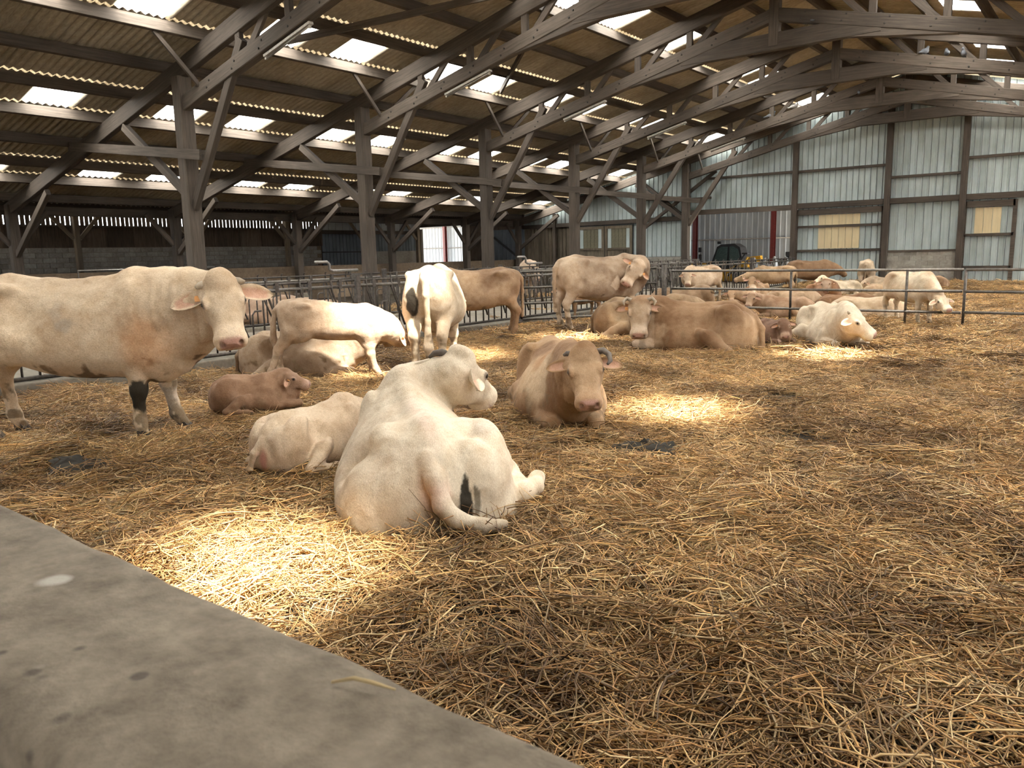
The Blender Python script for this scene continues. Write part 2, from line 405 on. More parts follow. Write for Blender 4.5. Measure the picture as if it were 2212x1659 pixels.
    L2=np.linalg.norm(hp(.05,0,-.1)-Nm); msk=np.clip(1-np.abs(along)/(L2*.75+.1),0,1)*np.clip(1.6-off/.3,0,1)*(V[:,2]>.05)
    amp=g('fold',.004)*np.sin(along*70+9*fbm(V,4,31))*msk*sm0(fbm(V,5,77),.35,.6)+(fbm(V,13,41)-.5)*g('shag',.012)
    Nn=_vnormals(V,Q); V=V+Nn*amp[:,None]
    # ---- colour
    C=np.array(g('coat',(.74,.60,.43)))**1.14; C2=np.array(g('coat2',np.array(g('coat',(.74,.60,.43)))*.82))**1.2; N=len(V)
    _l=lambda c:(np.array(c)*.87+.13*float(np.array(c)@np.array([.3,.59,.11])))*min(.98,.64+.5*float(np.array(c)@np.array([.3,.59,.11])))
    C=_l(C); C2=_l(C2)*.9
    nz=fbm(V,3.2,g('seed',1)); col=C[None]+(C2-C)[None]*np.clip((nz-.42)*4*g('mottle',1.0),0,1)[:,None]
    def mixin(c,m): 
        nonlocal col; m=np.clip(m,0,1)[:,None]; col=col*(1-m)+np.array(c)[None]*m
    sm=lambda x,a,b: np.clip((x-a)/(b-a),0,1)**2*(3-2*np.clip((x-a)/(b-a),0,1))
    if not lie: mixin(g('legc',np.minimum(C*1.12,.9)),sm(-V[:,2],-.75,-.45)*.8)
    hl=((V-poll)@HR)/hs; inh=(hl[:,0]>-.12)&(hl[:,0]<.6)&(np.abs(hl[:,1])<.2)&(hl[:,2]>-.3)&(hl[:,2]<.12)
    inh=inh.astype(float)
    mixin(_l(np.array(g('face'))) if g('face') else C,inh*sm(hl[:,0],-.05,.08)*.8)
    pale=np.minimum(np.array(g('muz',C*1.15+.06)),.92)
    mixin(pale,inh*sm(hl[:,0]+.1*hl[:,2],.29,.38))
    for sd in (-1,1):
        de=np.linalg.norm((hl-np.array([.153,sd*.140,.0]))/np.array([1.3,1,1]),axis=1); mixin(pale,inh*sm(-de,-.06,-.035)*.6); mixin((.10,.06,.045),inh*sm(-de,-.034,-.024)*.8)
    pink=np.array(g('nose',(.60,.37,.31)))
    mixin(pink,inh*sm(hl[:,0]+.35*(hl[:,2]+.03),.448,.470)*sm(hl[:,2],-.105,-.085)*sm(-np.abs(hl[:,1]),-.092,-.070))
    mixin(pink*.9,inh*sm(hl[:,0],.38,.46)*sm(-np.abs(hl[:,2]+.128),-.014,-.005))
    for sd in (-1,1):
        dn=np.linalg.norm((hl-np.array([.475,sd*.066,-.03]))/np.array([1.3,.85,1]),axis=1); mixin(pink*.62,inh*sm(-dn,-.027,-.017))
    dirty=g('dirt',.5)
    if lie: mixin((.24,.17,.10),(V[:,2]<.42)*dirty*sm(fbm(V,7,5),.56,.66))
    else:
        mixin((.22,.15,.09),(V[:,2]<.72)*dirty*sm(fbm(V,6,9),.54,.62))
        mixin((.30,.23,.15),(V[:,2]<.45)*dirty*sm(fbm(V,11,4),.52,.6))
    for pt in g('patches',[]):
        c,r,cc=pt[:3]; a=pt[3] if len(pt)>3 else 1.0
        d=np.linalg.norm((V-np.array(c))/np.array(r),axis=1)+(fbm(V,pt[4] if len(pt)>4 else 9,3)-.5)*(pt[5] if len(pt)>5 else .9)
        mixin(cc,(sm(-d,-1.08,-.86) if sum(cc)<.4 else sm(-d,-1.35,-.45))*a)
    root=empty('cow' if not calf else 'calf',(spec['pos'][0],spec['pos'][1],spec['pos'][2] if len(spec['pos'])>2 else 0),math.radians(spec['yaw']))
    tag(root,spec['label'],'cow' if not calf else 'calf',g('group'))
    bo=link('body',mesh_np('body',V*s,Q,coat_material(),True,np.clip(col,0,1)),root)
    # ---- children
    W=lambda x,y,z:Vector(hp(x,y,z)*s)
    fine=cell*s<.03
    for sd in (-1,1):
        e=uv_sphere('eye',.021*hs*s,cmat('eye'),10,7); o=link('eye',e,root,W(.155,sd*.141,.0))
        ear(root,hp,HR,hs*g('ear_s',1.0)*(1.1 if calf else 1),s,sd,g('ear',(-.18,-.12)),g('ear_roll',0),C,C2,fine,poll,hs)
        if g('tag',True) and sd in g('tagsides',(1,-1)):
            t=ear_tag(s*hs); ed=np.array([-.0,sd*.97,-.1]); p=hp(.055,sd*(.155+.02),-.045)
            o=link('ear_tag',t,root); Mx=Matrix([list(r) for r in HR]).to_4x4(); Mx.translation=Vector(p*s); o.matrix_local=Mx
    for hr in g('horns',[]):
        pts=[hp(*q)*s for q in hr['p']]; n_=len(pts); r0=hr.get('r',.03)*s
        tube('horn',pts,[r0*(1-(.75*i/(n_-1))**1.6) for i in range(n_)],cmat(hr.get('m','horn')),root,10)
    for (p,d) in hooves:
        hoof(root,p*s,d,s*g('leg_w',1.0),lie)
    return root
def lie_limbs(lean):
    """folded limbs of a cow lying on its brisket; lean=+1: the left hind leg is the outer, raised one"""
    L=[]; a=lean
    for sd in (-1,1):
        up=.06 if sd==a else 0
        L.append(('e',(.56,sd*.20,.44),(.21,.11,.34))); L.append(('e',(.46,sd*.27,.26),(.15,.10,.16)))
        L.append(('e',(-.58,sd*.30,.40+up),(.30,.14,.36))); L.append(('e',(-.78,sd*.20,.40),(.18,.15,.30)))
        L.append(('e',(-.26,sd*.44,.30+up),(.16,.10,.19)))                                   # stifle
        L.append(('l',[(-.30,sd*.46,.28+up),(-.48,sd*.52,.20),(-.66,sd*.56,.11)],[.13,.10,.07]))   # shank to hock
        L.append(('h',[(-.67,sd*.56,.10),(-.40,sd*.60,.08),(-.24,sd*.62,.075),(-.14,sd*.63,.06)],[.07,.052,.056,.05]))
        L.append(('l',[(.50,sd*.27,.30),(.44,sd*.33,.14),(.70,sd*.32,.13),(.92,sd*.27,.13)],[.13,.115,.095,.085]))
        L.append(('h',[(.93,sd*.27,.12),(.72,sd*.21,.075),(.60,sd*.19,.06)],[.08,.05,.045]))
    return L
def uv_sphere(name,r,mat,n=12,m=8):
    v=[(0,0,r)]; f=[]
    for i in range(1,m):
        for k in range(n):
            a=math.pi*i/m; b=2*math.pi*k/n; v.append((r*math.sin(a)*math.cos(b),r*math.sin(a)*math.sin(b),r*math.cos(a)))
    v.append((0,0,-r)); e=len(v)-1
    for k in range(n): f.append((0,1+k,1+(k+1)%n)); f.append((e,1+(m-2)*n+(k+1)%n,1+(m-2)*n+k))
    for i in range(m-2):
        for k in range(n): f.append((1+i*n+k,1+(i+1)*n+k,1+(i+1)*n+(k+1)%n,1+i*n+(k+1)%n))
    return mesh(name,v,f,mat,True)
def ear(root,hp,HR,es,s,sd,pose,roll,C,C2,fine,poll,hs):
    back,droop=pose if not (isinstance(pose,dict)) else pose[sd]
    d=nrm(np.array([droop*-1.0,sd*1.0,back]))                        # head frame: droop>0 lifts towards the poll
    n=np.array([.12,sd*.25,1.0]); n=nrm(n-d*(n@d)); wv=np.cross(n,d)
    nu,nv=(11,9) if fine else (7,5)
    P=[];Cc=[]; Ln=.235
    for side in (0,1):
        for i in range(nu):
            u=i/(nu-1); w=.068*(math.sin(math.pi*min(1,.10+.90*u)**.85)**.62)*(1 if u<.98 else .4); cup=.055*(1-.55*u)
            for j in range(nv):
                v=2*j/(nv-1)-1; th=.007*(1-u*.6)*(1-v*v*.7)
                q=d*(Ln*u)+wv*(w*v*(1-.25*(1-u)))+n*(cup*(v*v-.35)*(.4+.6*math.sin(math.pi*min(1,u+.15)))-.02*u*u)+n*(th if side==0 else -th)
                P.append(np.array([.05,sd*.112,-.07])*hs+q*es)
                inner=side==0
                c=np.array((.66,.42,.31)) if inner else C*.97
                if inner and abs(v)>.72: c=np.minimum(C*1.1,.9)
                if inner and u>.85: c=np.minimum(C*1.05,.9)
                Cc.append(c)
    P=np.array(P); V=(poll+P@HR.T)*s; m=nu*nv; Q=[]
    for i in range(nu-1):
        for j in range(nv-1):
            a=i*nv+j; Q.append((a,a+1,a+nv+1,a+nv)); Q.append((m+a,m+a+nv,m+a+nv+1,m+a+1))
    for i in range(nu-1):
        for j in (0,nv-1):
            a=i*nv+j; b=a+nv; Q.append((a,b,m+b,m+a) if j==0 else (b,a,m+a,m+b))
    for j in range(nv-1):
        a=j; Q.append((a+1,a,m+a,m+a+1)); a=(nu-1)*nv+j; Q.append((a,a+1,m+a+1,m+a))
    o=link('ear',mesh_np('ear',V,Q,coat_material(),True,np.array(Cc)),root)
    return o
def ear_tag(k):
    a=.024*k; t=.003*k; v=[(-a*.6,0,0),(a*.6,0,0),(a*.9,-0,-a*.7),(a*.9,0,-a*1.9),(-a*.9,0,-a*1.9),(-a*.9,0,-a*.7)]
    # plate lies in the frame's x/y plane direction, facing the forehead normal
    pts=[(-z*1.0,x,t) for x,y,z in v]+[(-z*1.0,x,-t) for x,y,z in v]
    f=[(5,4,3,2,1,0),(6,7,8,9,10,11)]+[(i,(i+1)%6,(i+1)%6+6,i+6) for i in range(6)]
    return mesh('ear_tag',pts,f,cmat('tag'))
def hoof(root,p,d,s,lie):
    d=Vector(d); up=Vector((0,0,1))
    x,sv,u=frame_of(d,up); P=Vector(p)*1.0
    v=[];f=[]
    L0,L1,Wt,H=.035,.075,.047,.06
    for toe in (-1,1):
        b=len(v)
        for (a,w0,w1,z) in ((-L0,.002,Wt,H),(-L0,.004,Wt*1.05,-.005),(L1*.35,.002,Wt,H),(L1*.75,.004,Wt*1.05,H*.45),(L1,.006,Wt*.8,-.005)):
            v.append(x*a+sv*(toe*w0)+u*(z-.045)); v.append(x*a+sv*(toe*w1)+u*(z-.045))
        q=[(0,1,3,2),(0,4,5,1),(4,6,7,5),(6,8,9,7),(2,3,9,8)]
        f+=[tuple(b+i for i in t) for t in q]+[(b+0,b+2,b+8,b+6,b+4),(b+1,b+5,b+7,b+9,b+3)]
    o=link('hoof',mesh('hoof',[t*s for t in v],f,cmat('hoof')),root,Vector(p))
    return o
# ------------------------------------------------------------------ barn: materials
WOOD=grain_mat('old_timber',(.052,.040,.031),(.125,.10,.079),(.5,10,10),.85,.35,rand=.2)
WOOD2=WOOD
PALEWOOD=grain_mat('pale_purlin',(.15,.115,.08),(.30,.245,.18),(.5,10,10),.85,.3,rand=.12)
BOARD=grain_mat('dark_board',(.07,.052,.039),(.17,.13,.097),(6,6,.5),.9,.3,rand=.3)
DOORW=grain_mat('door_plank',(.10,.08,.055),(.22,.18,.13),(8,8,.5),.88,.3,rand=.3)
SHEET=grain_mat('fibre_cement',(.33,.285,.215),(.54,.475,.375),(1.2,9,9),.92,.12,dirt=(.5,.46,.4),rand=.10)
CLAD=grain_mat('pale_metal_cladding',(.38,.455,.465),(.52,.595,.60),(6,6,.35),.55,.05,dirt=(.62,.60,.54),rand=.07)
CLADB=grain_mat('blue_grey_cladding',(.36,.39,.42),(.46,.49,.52),(6,6,.35),.5,.05,dirt=(.7,.7,.7),rand=.06)
CLADD=grain_mat('dark_grey_cladding',(.13,.155,.175),(.20,.225,.245),(6,6,.35),.55,.05,dirt=(.6,.6,.6),rand=.08)
CONC=grain_mat('concrete',(.28,.245,.195),(.44,.40,.33),(3,3,3),.9,.3,dirt=(.6,.57,.52),rand=.05)
ALLEYC=grain_mat('worn_floor_concrete',(.18,.157,.125),(.30,.268,.22),(3,3,3),.9,.3,dirt=(.55,.52,.47),rand=.06)
BLOCK=grain_mat('concrete_block',(.30,.28,.24),(.47,.44,.39),(4,4,4),.93,.35,dirt=(.45,.42,.38),rand=.10)
ROUGHCAST=grain_mat('brown_render',(.16,.115,.075),(.26,.19,.13),(3,3,3),.93,.3,rand=.05)
STEEL=grain_mat('worn_galvanised_tube',(.06,.052,.045),(.17,.15,.135),(7,7,7),.48,.15,dirt=(.5,.42,.35),rand=.12); STEEL.node_tree.nodes['Principled BSDF'].inputs['Metallic'].default_value=.55
STEELL=grain_mat('bright_galvanised_tube',(.30,.28,.26),(.52,.50,.47),(7,7,7),.35,.1,rand=.08); STEELL.node_tree.nodes['Principled BSDF'].inputs['Metallic'].default_value=.7
REDST=plain_mat('red_steel',(.12,.014,.012),.5)
DARKST=plain_mat('dark_steel',(.04,.04,.042),.5)
def panel_mat(name, col, trans, lucent):
    m,nt,b,L=new_mat(name); nt.nodes.remove(b); out=nt.nodes['Material Output']
    t=node(nt,'ShaderNodeBsdfTransparent'); t.inputs[0].default_value=tuple(c*trans for c in col)+(1,)
    u=node(nt,'ShaderNodeBsdfTranslucent'); u.inputs[0].default_value=tuple(c*lucent for c in col)+(1,)
    a=node(nt,'ShaderNodeAddShader'); L.new(t.outputs[0],a.inputs[0]); L.new(u.outputs[0],a.inputs[1]); L.new(a.outputs[0],out.inputs[0])
    return m
CLEARP=panel_mat('clear_skylight',(1,.98,.94),.40,.5)
MILKYP=panel_mat('weathered_skylight',(1,.98,.93),.03,.85)
YELLP=panel_mat('yellowed_translucent_panel',(.95,.70,.34),.015,.30)
# ------------------------------------------------------------------ frame geometry
XP,XR,XE,XW=-16.3,-7.2,-26.0,-34.0          # post row, ridge, aisle posts, far side wall
BAYS=[-10.58,-5.53,-.48,4.57,9.62,14.67,19.72,24.77,29.82,34.05]
YG=34.6; SL=.244
def zr(X): return 3.85+SL*((X if X<=XR else 2*XR-X)+25.5)
def xz(X,off): return (X,zr(X)+off)
TR_LABEL={4.57:'timber roof truss over the standing cream cow, nearest the wall',9.62:'timber roof truss on the post behind the cream cow looking round',14.67:'timber roof truss on the second tall post along the feed alley',19.72:'timber roof truss on the third tall post along the feed alley',24.77:'timber roof truss on the fourth tall post along the feed alley',29.82:'timber roof truss one bay in front of the gable wall',34.05:'timber truss standing against the pale gable cladding',-.48:'timber roof truss right above the concrete wall',-5.53:'timber roof truss behind the concrete wall',-10.58:'timber roof truss at the open end behind the concrete wall'}
def truss(Y):
    t=empty('roof_truss',(XP,Y,0)); tag(t,TR_LABEL[Y],'roof truss'); o=Vector((XP,Y,0))
    P=lambda X,z,dy=0:Vector((X,Y+dy,z))-o
    B=lambda n,a,b,wd,ht,mt=WOOD:beam(n,a,b,wd,ht,mt,t)
    X2=2*XR
    B('rafter',P(XE-.3,zr(XE-.3)-.48),P(XR,zr(XR)-.48),.16,.36); B('rafter',P(XR,zr(XR)-.48),P(X2-XP+.6,zr(X2-XP+.6)-.48),.16,.36)
    B('bottom_chord',P(XP+.02,zr(XP)-1.2),P(XR,zr(XR)-1.2),.20,.30,WOOD2); B('bottom_chord',P(XR,zr(XR)-1.2),P(X2-XP,zr(X2-XP)-1.2),.20,.30,WOOD2)
    zc=6.50; B('collar_beam',P(-11.15,6.10),P(-8.75,6.44),.16,.24,WOOD2); B('collar_beam',P(-9.6,zc),P(X2+9.6,zc),.18,.40,WOOD2); B('collar_beam',P(X2+8.75,6.44),P(X2+11.15,6.10),.16,.24,WOOD2)
    B('king_post',P(XR,zc-.1),P(XR,zr(XR)-.3),.22,.24)
    for sx in (0,1):
        M=lambda X:(X2-X if sx else X)
        for k,X in enumerate((-14.1,-12.5,-10.9,-9.4)):
            B('web_post',P(M(X),zr(X)-1.12),P(M(X),zr(X)-.5),.10,.16); B('web_brace',P(M(X+.12),zr(X)-1.1,.06),P(M(X+.95),zr(X+.95)-.5,.06),.07,.14)
        B('strut',P(M(XP+.12),2.75),P(M(-14.0),5.85,0),.13,.20,WOOD2)
        if sx==0: B('strut',P(XP-.12,3.05),P(-18.9,4.75),.13,.18,WOOD2)
        if sx==0:
            for dy in (-.15,.15): B('tie_board',P(-21.5,4.55,dy),P(-15.55,3.80,dy),.055,.21,WOOD2)
    for sx in (0,1):                                                     # bolt heads along the chords, knee braces to the purlins
        for k in range(9):
            X=-15.2+k*.92; X_=X2-X if sx else X
            for dz in (-.06,.07):
                bo=link('bolt',BOLT,t,P(X_+.1*(dz>0),zr(X)-1.2+dz,-.10)); 
        for sy in (-1,1):
            if (Y>34 and sy>0): continue
            B('knee_brace',P((X2+15.5 if sx else -15.5),zr(-15.5)-1.1,sy*.08),P((X2+15.35 if sx else -15.35),zr(-15.35)-.28,sy*1.05),.05,.09)
    return t
_bv,_bf=tube_geo([(0,0,0),(0,-.015,0),(0,-.02,0)],[.022,.022,.012],8); BOLT=mesh('bolt',_bv,_bf,plain_mat('rusty_bolt',(.03,.024,.02),.7))
for Y in BAYS: truss(Y)
def post(Y,X,ztop,w,label,braces=True,mt=WOOD2,name='timber_post',base=True):
    p=empty(name,(X,Y,0)); tag(p,label,'post')
    beam('shaft',(0,0,-.1),(0,0,ztop),w,w*1.05,mt,p,up=(0,1,0))
    if braces:
        for sy in ((-1,1) if Y<34 else (-1,)): beam('brace',(0,sy*.12,ztop-1.15),(0,sy*1.0,ztop-.16),.10,.14,mt,p)
    if base: box('footing',-w*.8,w*.8,-w*.8,w*.8,-.1,.28,CONC,p,.02)
    return p
ORD={4.57:'behind the standing cream cow\'s rump',9.62:'just behind the standing cream cow\'s head',14.67:'second along the feed alley from the cream cow',19.72:'third along the feed alley from the cream cow',24.77:'fourth along the feed alley from the cream cow',29.82:'last one before the gable wall',34.05:'in the gable frame left of the machinery opening',-.48:'level with the concrete wall',-5.53:'behind the concrete wall',-10.58:'at the open end'}
for Y in BAYS:
    post(Y,XP,zr(XP)-.62,.30,'tall square timber post, '+ORD[Y],False)
    post(Y,2*XR-XP,zr(XP)-.62,.30,'square post on the far right, '+ORD[Y],False)
    pe=post(Y,XE,3.35,.26,'short low-eave timber post, '+ORD[Y],True,WOOD)
    beam('brace',(0.1,0,1.9),(2.6,0,3.55),.13,.17,WOOD,pe)
    if Y>4: post(Y,XW+.5,3.75,.20,'slim post by the block wall, '+ORD[Y],True,PALEWOOD)
# ------------------------------------------------------------------ purlins and roof sheets
PURL=[-25.95,-24.35,-23.05,-21.5,-19.88,-18.42,-16.92,-15.35,-13.95,-12.5,-11.15,-9.75,-8.4]
Y0,Y1=-11.35,YG+.25
SKYROWS=[(-24.35,-23.05),(-19.88,-18.42),(-15.35,-13.95),(-11.15,-9.75)]
roof=empty('ceiling',(0,0,0)); tag(roof,'corrugated fibre cement roof of the cattle barn','roof',kind='structure')
ORDN='first second third fourth fifth sixth seventh eighth ninth tenth eleventh twelfth thirteenth'.split()
def purlins():
    xs=[(X,0) for X in PURL]+[(2*XR-X,1) for X in PURL if X>-22.5]
    for i,(X,sx) in enumerate(xs):
        under=any(abs((X if not sx else 2*XR-X)-a)<.01 for a,b in SKYROWS)
        lab=('timber purlin below a skylight row, ' if under else 'timber purlin, ')+ORDN[(i if not sx else i-len(PURL))]+(' up from the low eave' if not sx else ' up from the eave')+(', right roof slope' if sx else ', left roof slope')
        b=beam('purlin',(X,Y0,zr(X)-.17),(X,Y1-.55,zr(X)-.17),.09,.24,WOOD,None,up=(-SL if not sx else SL,0,1)); tag(b,lab,'purlin')
    b=beam('ridge_beam',(XR,Y0,zr(XR)-.22),(XR,Y1-.55,zr(XR)-.22),.12,.26,WOOD); tag(b,'timber ridge beam under the roof peak','ridge beam')
    b=beam('eave_beam',(XE-.35,Y0,3.22),(XE-.35,YG,3.22),.16,.28,WOOD); tag(b,'heavy dark timber beam on the short posts at the low roof edge','beam')
purlins()
WAVE=.1768; SW=1.01
def sheet_mesh(name,xa,xb,mat,amp=.026,n=6):
    """corrugations run up the slope: wave across Y"""
    seg=4; ny=int(round(SW/WAVE))*seg; v=[]; f=[]
    for i in range(ny+1):
        y=SW*i/ny; z=amp*math.cos(2*math.pi*y/(SW/round(SW/WAVE)))
        v.append((xa,y,zr(xa)+z)); v.append((xb,y,zr(xb)+z))
    for i in range(ny): f.append((2*i,2*i+1,2*i+3,2*i+2))
    return mesh(name,v,f,mat,True)
ROWS=[(-26.85,-24.35,0),(-24.35,-23.05,1),(-23.05,-19.88,0),(-19.88,-18.42,1),(-18.42,-15.35,0),(-15.35,-13.95,1),(-13.95,-11.15,0),(-11.15,-9.75,1),(-9.75,-7.2,0)]
NCOL=int((Y1-Y0)/SW)+1
CLEAR=set()
def is_sky(j,row):
    y=Y0+SW*(j+.5)
    k=max(i for i,b in enumerate(BAYS) if b<=y or i==0); d=y-BAYS[k]
    return (1.2<d<2.21) or (3.22<d<4.23)
def build_roof():
    n=0; rest_v=[];rest_f=[]
    for sx in (0,1):
        rows=ROWS if not sx else ROWS[2:]
        for r,(xa,xb,sk) in enumerate(rows):
            if sx: xa,xb=2*XR-xb,2*XR-xa
            lap=.04
            m0=sheet_mesh('roof_sheet',xa-lap,xb+lap,SHEET); ka,kb=(xa,xb-.34) if not sx else (xa+.34,xb)
            m1=sheet_mesh('skylight',ka,kb,MILKYP); m2=sheet_mesh('skylight',ka,kb,CLEARP); m3=sheet_mesh('roof_sheet_end',kb-.05,xb+lap,SHEET) if not sx else sheet_mesh('roof_sheet_end',xa-lap,ka+.05,SHEET)
            for j in range(NCOL):
                y=Y0+SW*j; yc=y+SW/2
                if sk and yc>.8 and is_sky(j,r):  # no skylights behind the viewer, left out to darken that side
                    clear=False
                    if sx:
                        x_=(xa+xb)/2; z_=zr(x_); gx=x_+SUN_DIR.x/-SUN_DIR.z*z_; gy=yc+SUN_DIR.y/-SUN_DIR.z*z_
                        clear=any((gx-a)**2+(gy-b)**2<.45 for a,b in ((-3.7,2.2),(-3.7,7.25),(-3.7,12.3)))or (-9.6<gx<-7 and (6<gy<9.5 or 11.3<gy<13.4))  # clear sheets picked so their sun patches land at chosen spots
                    o=link('skylight',m2 if clear else m1,roof,(0,y,0)); o['label']='translucent skylight sheet'; link('roof_sheet_end',m3,roof,(0,y,0))
                    continue
                vis=(not sx and y>5.5) or (sx and y>17 and xa<0)
                if vis and n<300: link('roof_sheet',m0,roof,(0,y,0)); n+=1
                else:
                    b=len(rest_v); rest_v.extend([(q.co.x,q.co.y+y,q.co.z) for q in m0.vertices]); rest_f.extend([tuple(b+i for i in p.vertices) for p in m0.polygons])
    o=link('roof_sheeting',mesh('roof_sheeting',rest_v,rest_f,SHEET,True),roof); o['kind']='stuff'; o['label']='remaining corrugated roof sheets'
    # ridge cap
    o=link('ridge_cap',mesh('ridge_cap',[(XR-.25,Y0,zr(XR-.25)+.06),(XR,Y0,zr(XR)+.09),(XR+.25,Y0,zr(XR+.25)+.06),(XR-.25,Y1,zr(XR-.25)+.06),(XR,Y1,zr(XR)+.09),(XR+.25,Y1,zr(XR+.25)+.06)],[(0,1,4,3),(1,2,5,4)],SHEET),roof)
    # roof of the lean-to beyond the low posts
    zl=lambda X:3.5+(-26.3-X)*.1105
    y=Y0; k=0
    while y<YG-.1:
        e=min(y+2.0,YG); cuts=[(-35.0,-26.3,SHEET)]
        for (xa,xb,mt) in cuts:
            link('lean_to_sheet',mesh('lean_to_sheet',[(xa,y,zl(xa)),(xb,y,zl(xb)),(xb,e,zl(xb)),(xa,e,zl(xa))],[(0,1,2,3)],mt),roof)
        y+=2.0; k+=1
build_roof()
for i,X in enumerate((-27.6,-29.3,-31.0,-32.7)):
    tag(beam('purlin',(X,Y0,3.5+(-26.3-X)*.1105-.16),(X,YG-.3,3.5+(-26.3-X)*.1105-.16),.08,.18,WOOD),'timber purlin under the lean-to roof, %s from the low eave beam'%ORDN[i],'purlin')
tag(beam('wall_plate_beam',(XW+.5,Y0,3.84),(XW+.5,YG,3.84),.14,.18,PALEWOOD),'timber beam on the slim posts by the block wall','beam')
# ------------------------------------------------------------------ floors
def floor_mesh():
    xs=np.linspace(-11.05,16,150); ys=np.linspace(.55,YG+1.0,190); X,Yy=np.meshgrid(xs,ys,indexing='ij')
    P=np.stack([X.ravel(),Yy.ravel(),np.zeros(X.size)],1)
    z=(fbm(P,.55,3)-.5)*.10+(fbm(P,2.2,6)-.5)*.06
    z+=.26*np.clip((P[:,1]-28)/6,0,1); P[:,2]=z-.085
    n,m=X.shape; i,j=np.meshgrid(np.arange(n-1),np.arange(m-1),indexing='ij'); a=(i*m+j).ravel()
    return P,np.stack([a,a+m,a+m+1,a+1],1)
def litter_mat():
    m,nt,b,L=new_mat('straw_litter'); tc=node(nt,'ShaderNodeTexCoord')
    n1=node(nt,'ShaderNodeTexNoise'); n1.inputs['Scale'].default_value=.7; n1.inputs['Detail'].default_value=8; L.new(tc.outputs['Object'],n1.inputs['Vector'])
    n2=node(nt,'ShaderNodeTexNoise'); n2.inputs['Scale'].default_value=38; n2.inputs['Detail'].default_value=5; n2.inputs['Distortion'].default_value=2; L.new(tc.outputs['Object'],n2.inputs['Vector'])
    r=ramp(nt,[(.32,(.014,.010,.006)),(.54,(.06,.04,.02)),(.75,(.2,.135,.065))]); L.new(n2.outputs['Fac'],r.inputs[0])
    r1=ramp(nt,[(.36,(.22,.2,.18)),(.55,(1,1,1))]); L.new(n1.outputs['Fac'],r1.inputs[0])
    mx=node(nt,'ShaderNodeMix',data_type='RGBA',blend_type='MULTIPLY'); mx.inputs[0].default_value=1; L.new(r.outputs[0],mx.inputs[6]); L.new(r1.outputs[0],mx.inputs[7])
    L.new(mx.outputs[2],b.inputs['Base Color']); b.inputs['Roughness'].default_value=.9
    bp=node(nt,'ShaderNodeBump'); bp.inputs['Distance'].default_value=.03; L.new(n2.outputs['Fac'],bp.inputs['Height']); L.new(bp.outputs[0],b.inputs['Normal'])
    return m
LITTER=litter_mat()
fv,ff=floor_mesh(); o=link('floor',mesh_np('floor',fv,ff,LITTER)); tag(o,'trodden straw litter covering the pen floor','floor',kind='structure')
o=link('ground',mesh('ground',[(-90,-60,-.3),(60,-60,-.3),(60,120,-.3),(-90,120,-.3)],[(0,1,2,3)],CONC)); tag(o,'bare concrete ground under and around the barn','ground',kind='structure')
o=box('alley_floor',XP+1.0,-11.2,-7,YG,-.28,.03,ALLEYC); tag(o,'dusty concrete floor of the feed alley','floor',kind='structure')
o=box('far_pen_floor',XW,XP+1.0,-7,YG,-.28,-.02,LITTER); tag(o,'litter floor of the pen across the feed alley','floor',kind='structure')
KERBC=ALLEYC
def kerb(x0,x1,name,label):
    k=empty(name,((x0+x1)/2,0,0)); tag(k,label,'kerb',kind='structure'); y=-2.0; i=0
    while y<YG-.3:
        L=2.5; e=min(y+L,YG-.1); box('kerb_stone',x0-(x0+x1)/2,x1-(x0+x1)/2,y,e-.012,-.25,.10+.008*((i*7)%3),KERBC,k,.02); y+=L; i+=1
kerb(-11.35,-10.98,'kerb','low concrete kerb under the feed barrier on the pen side')
kerb(-15.6,-15.25,'kerb','low concrete kerb across the feed alley')
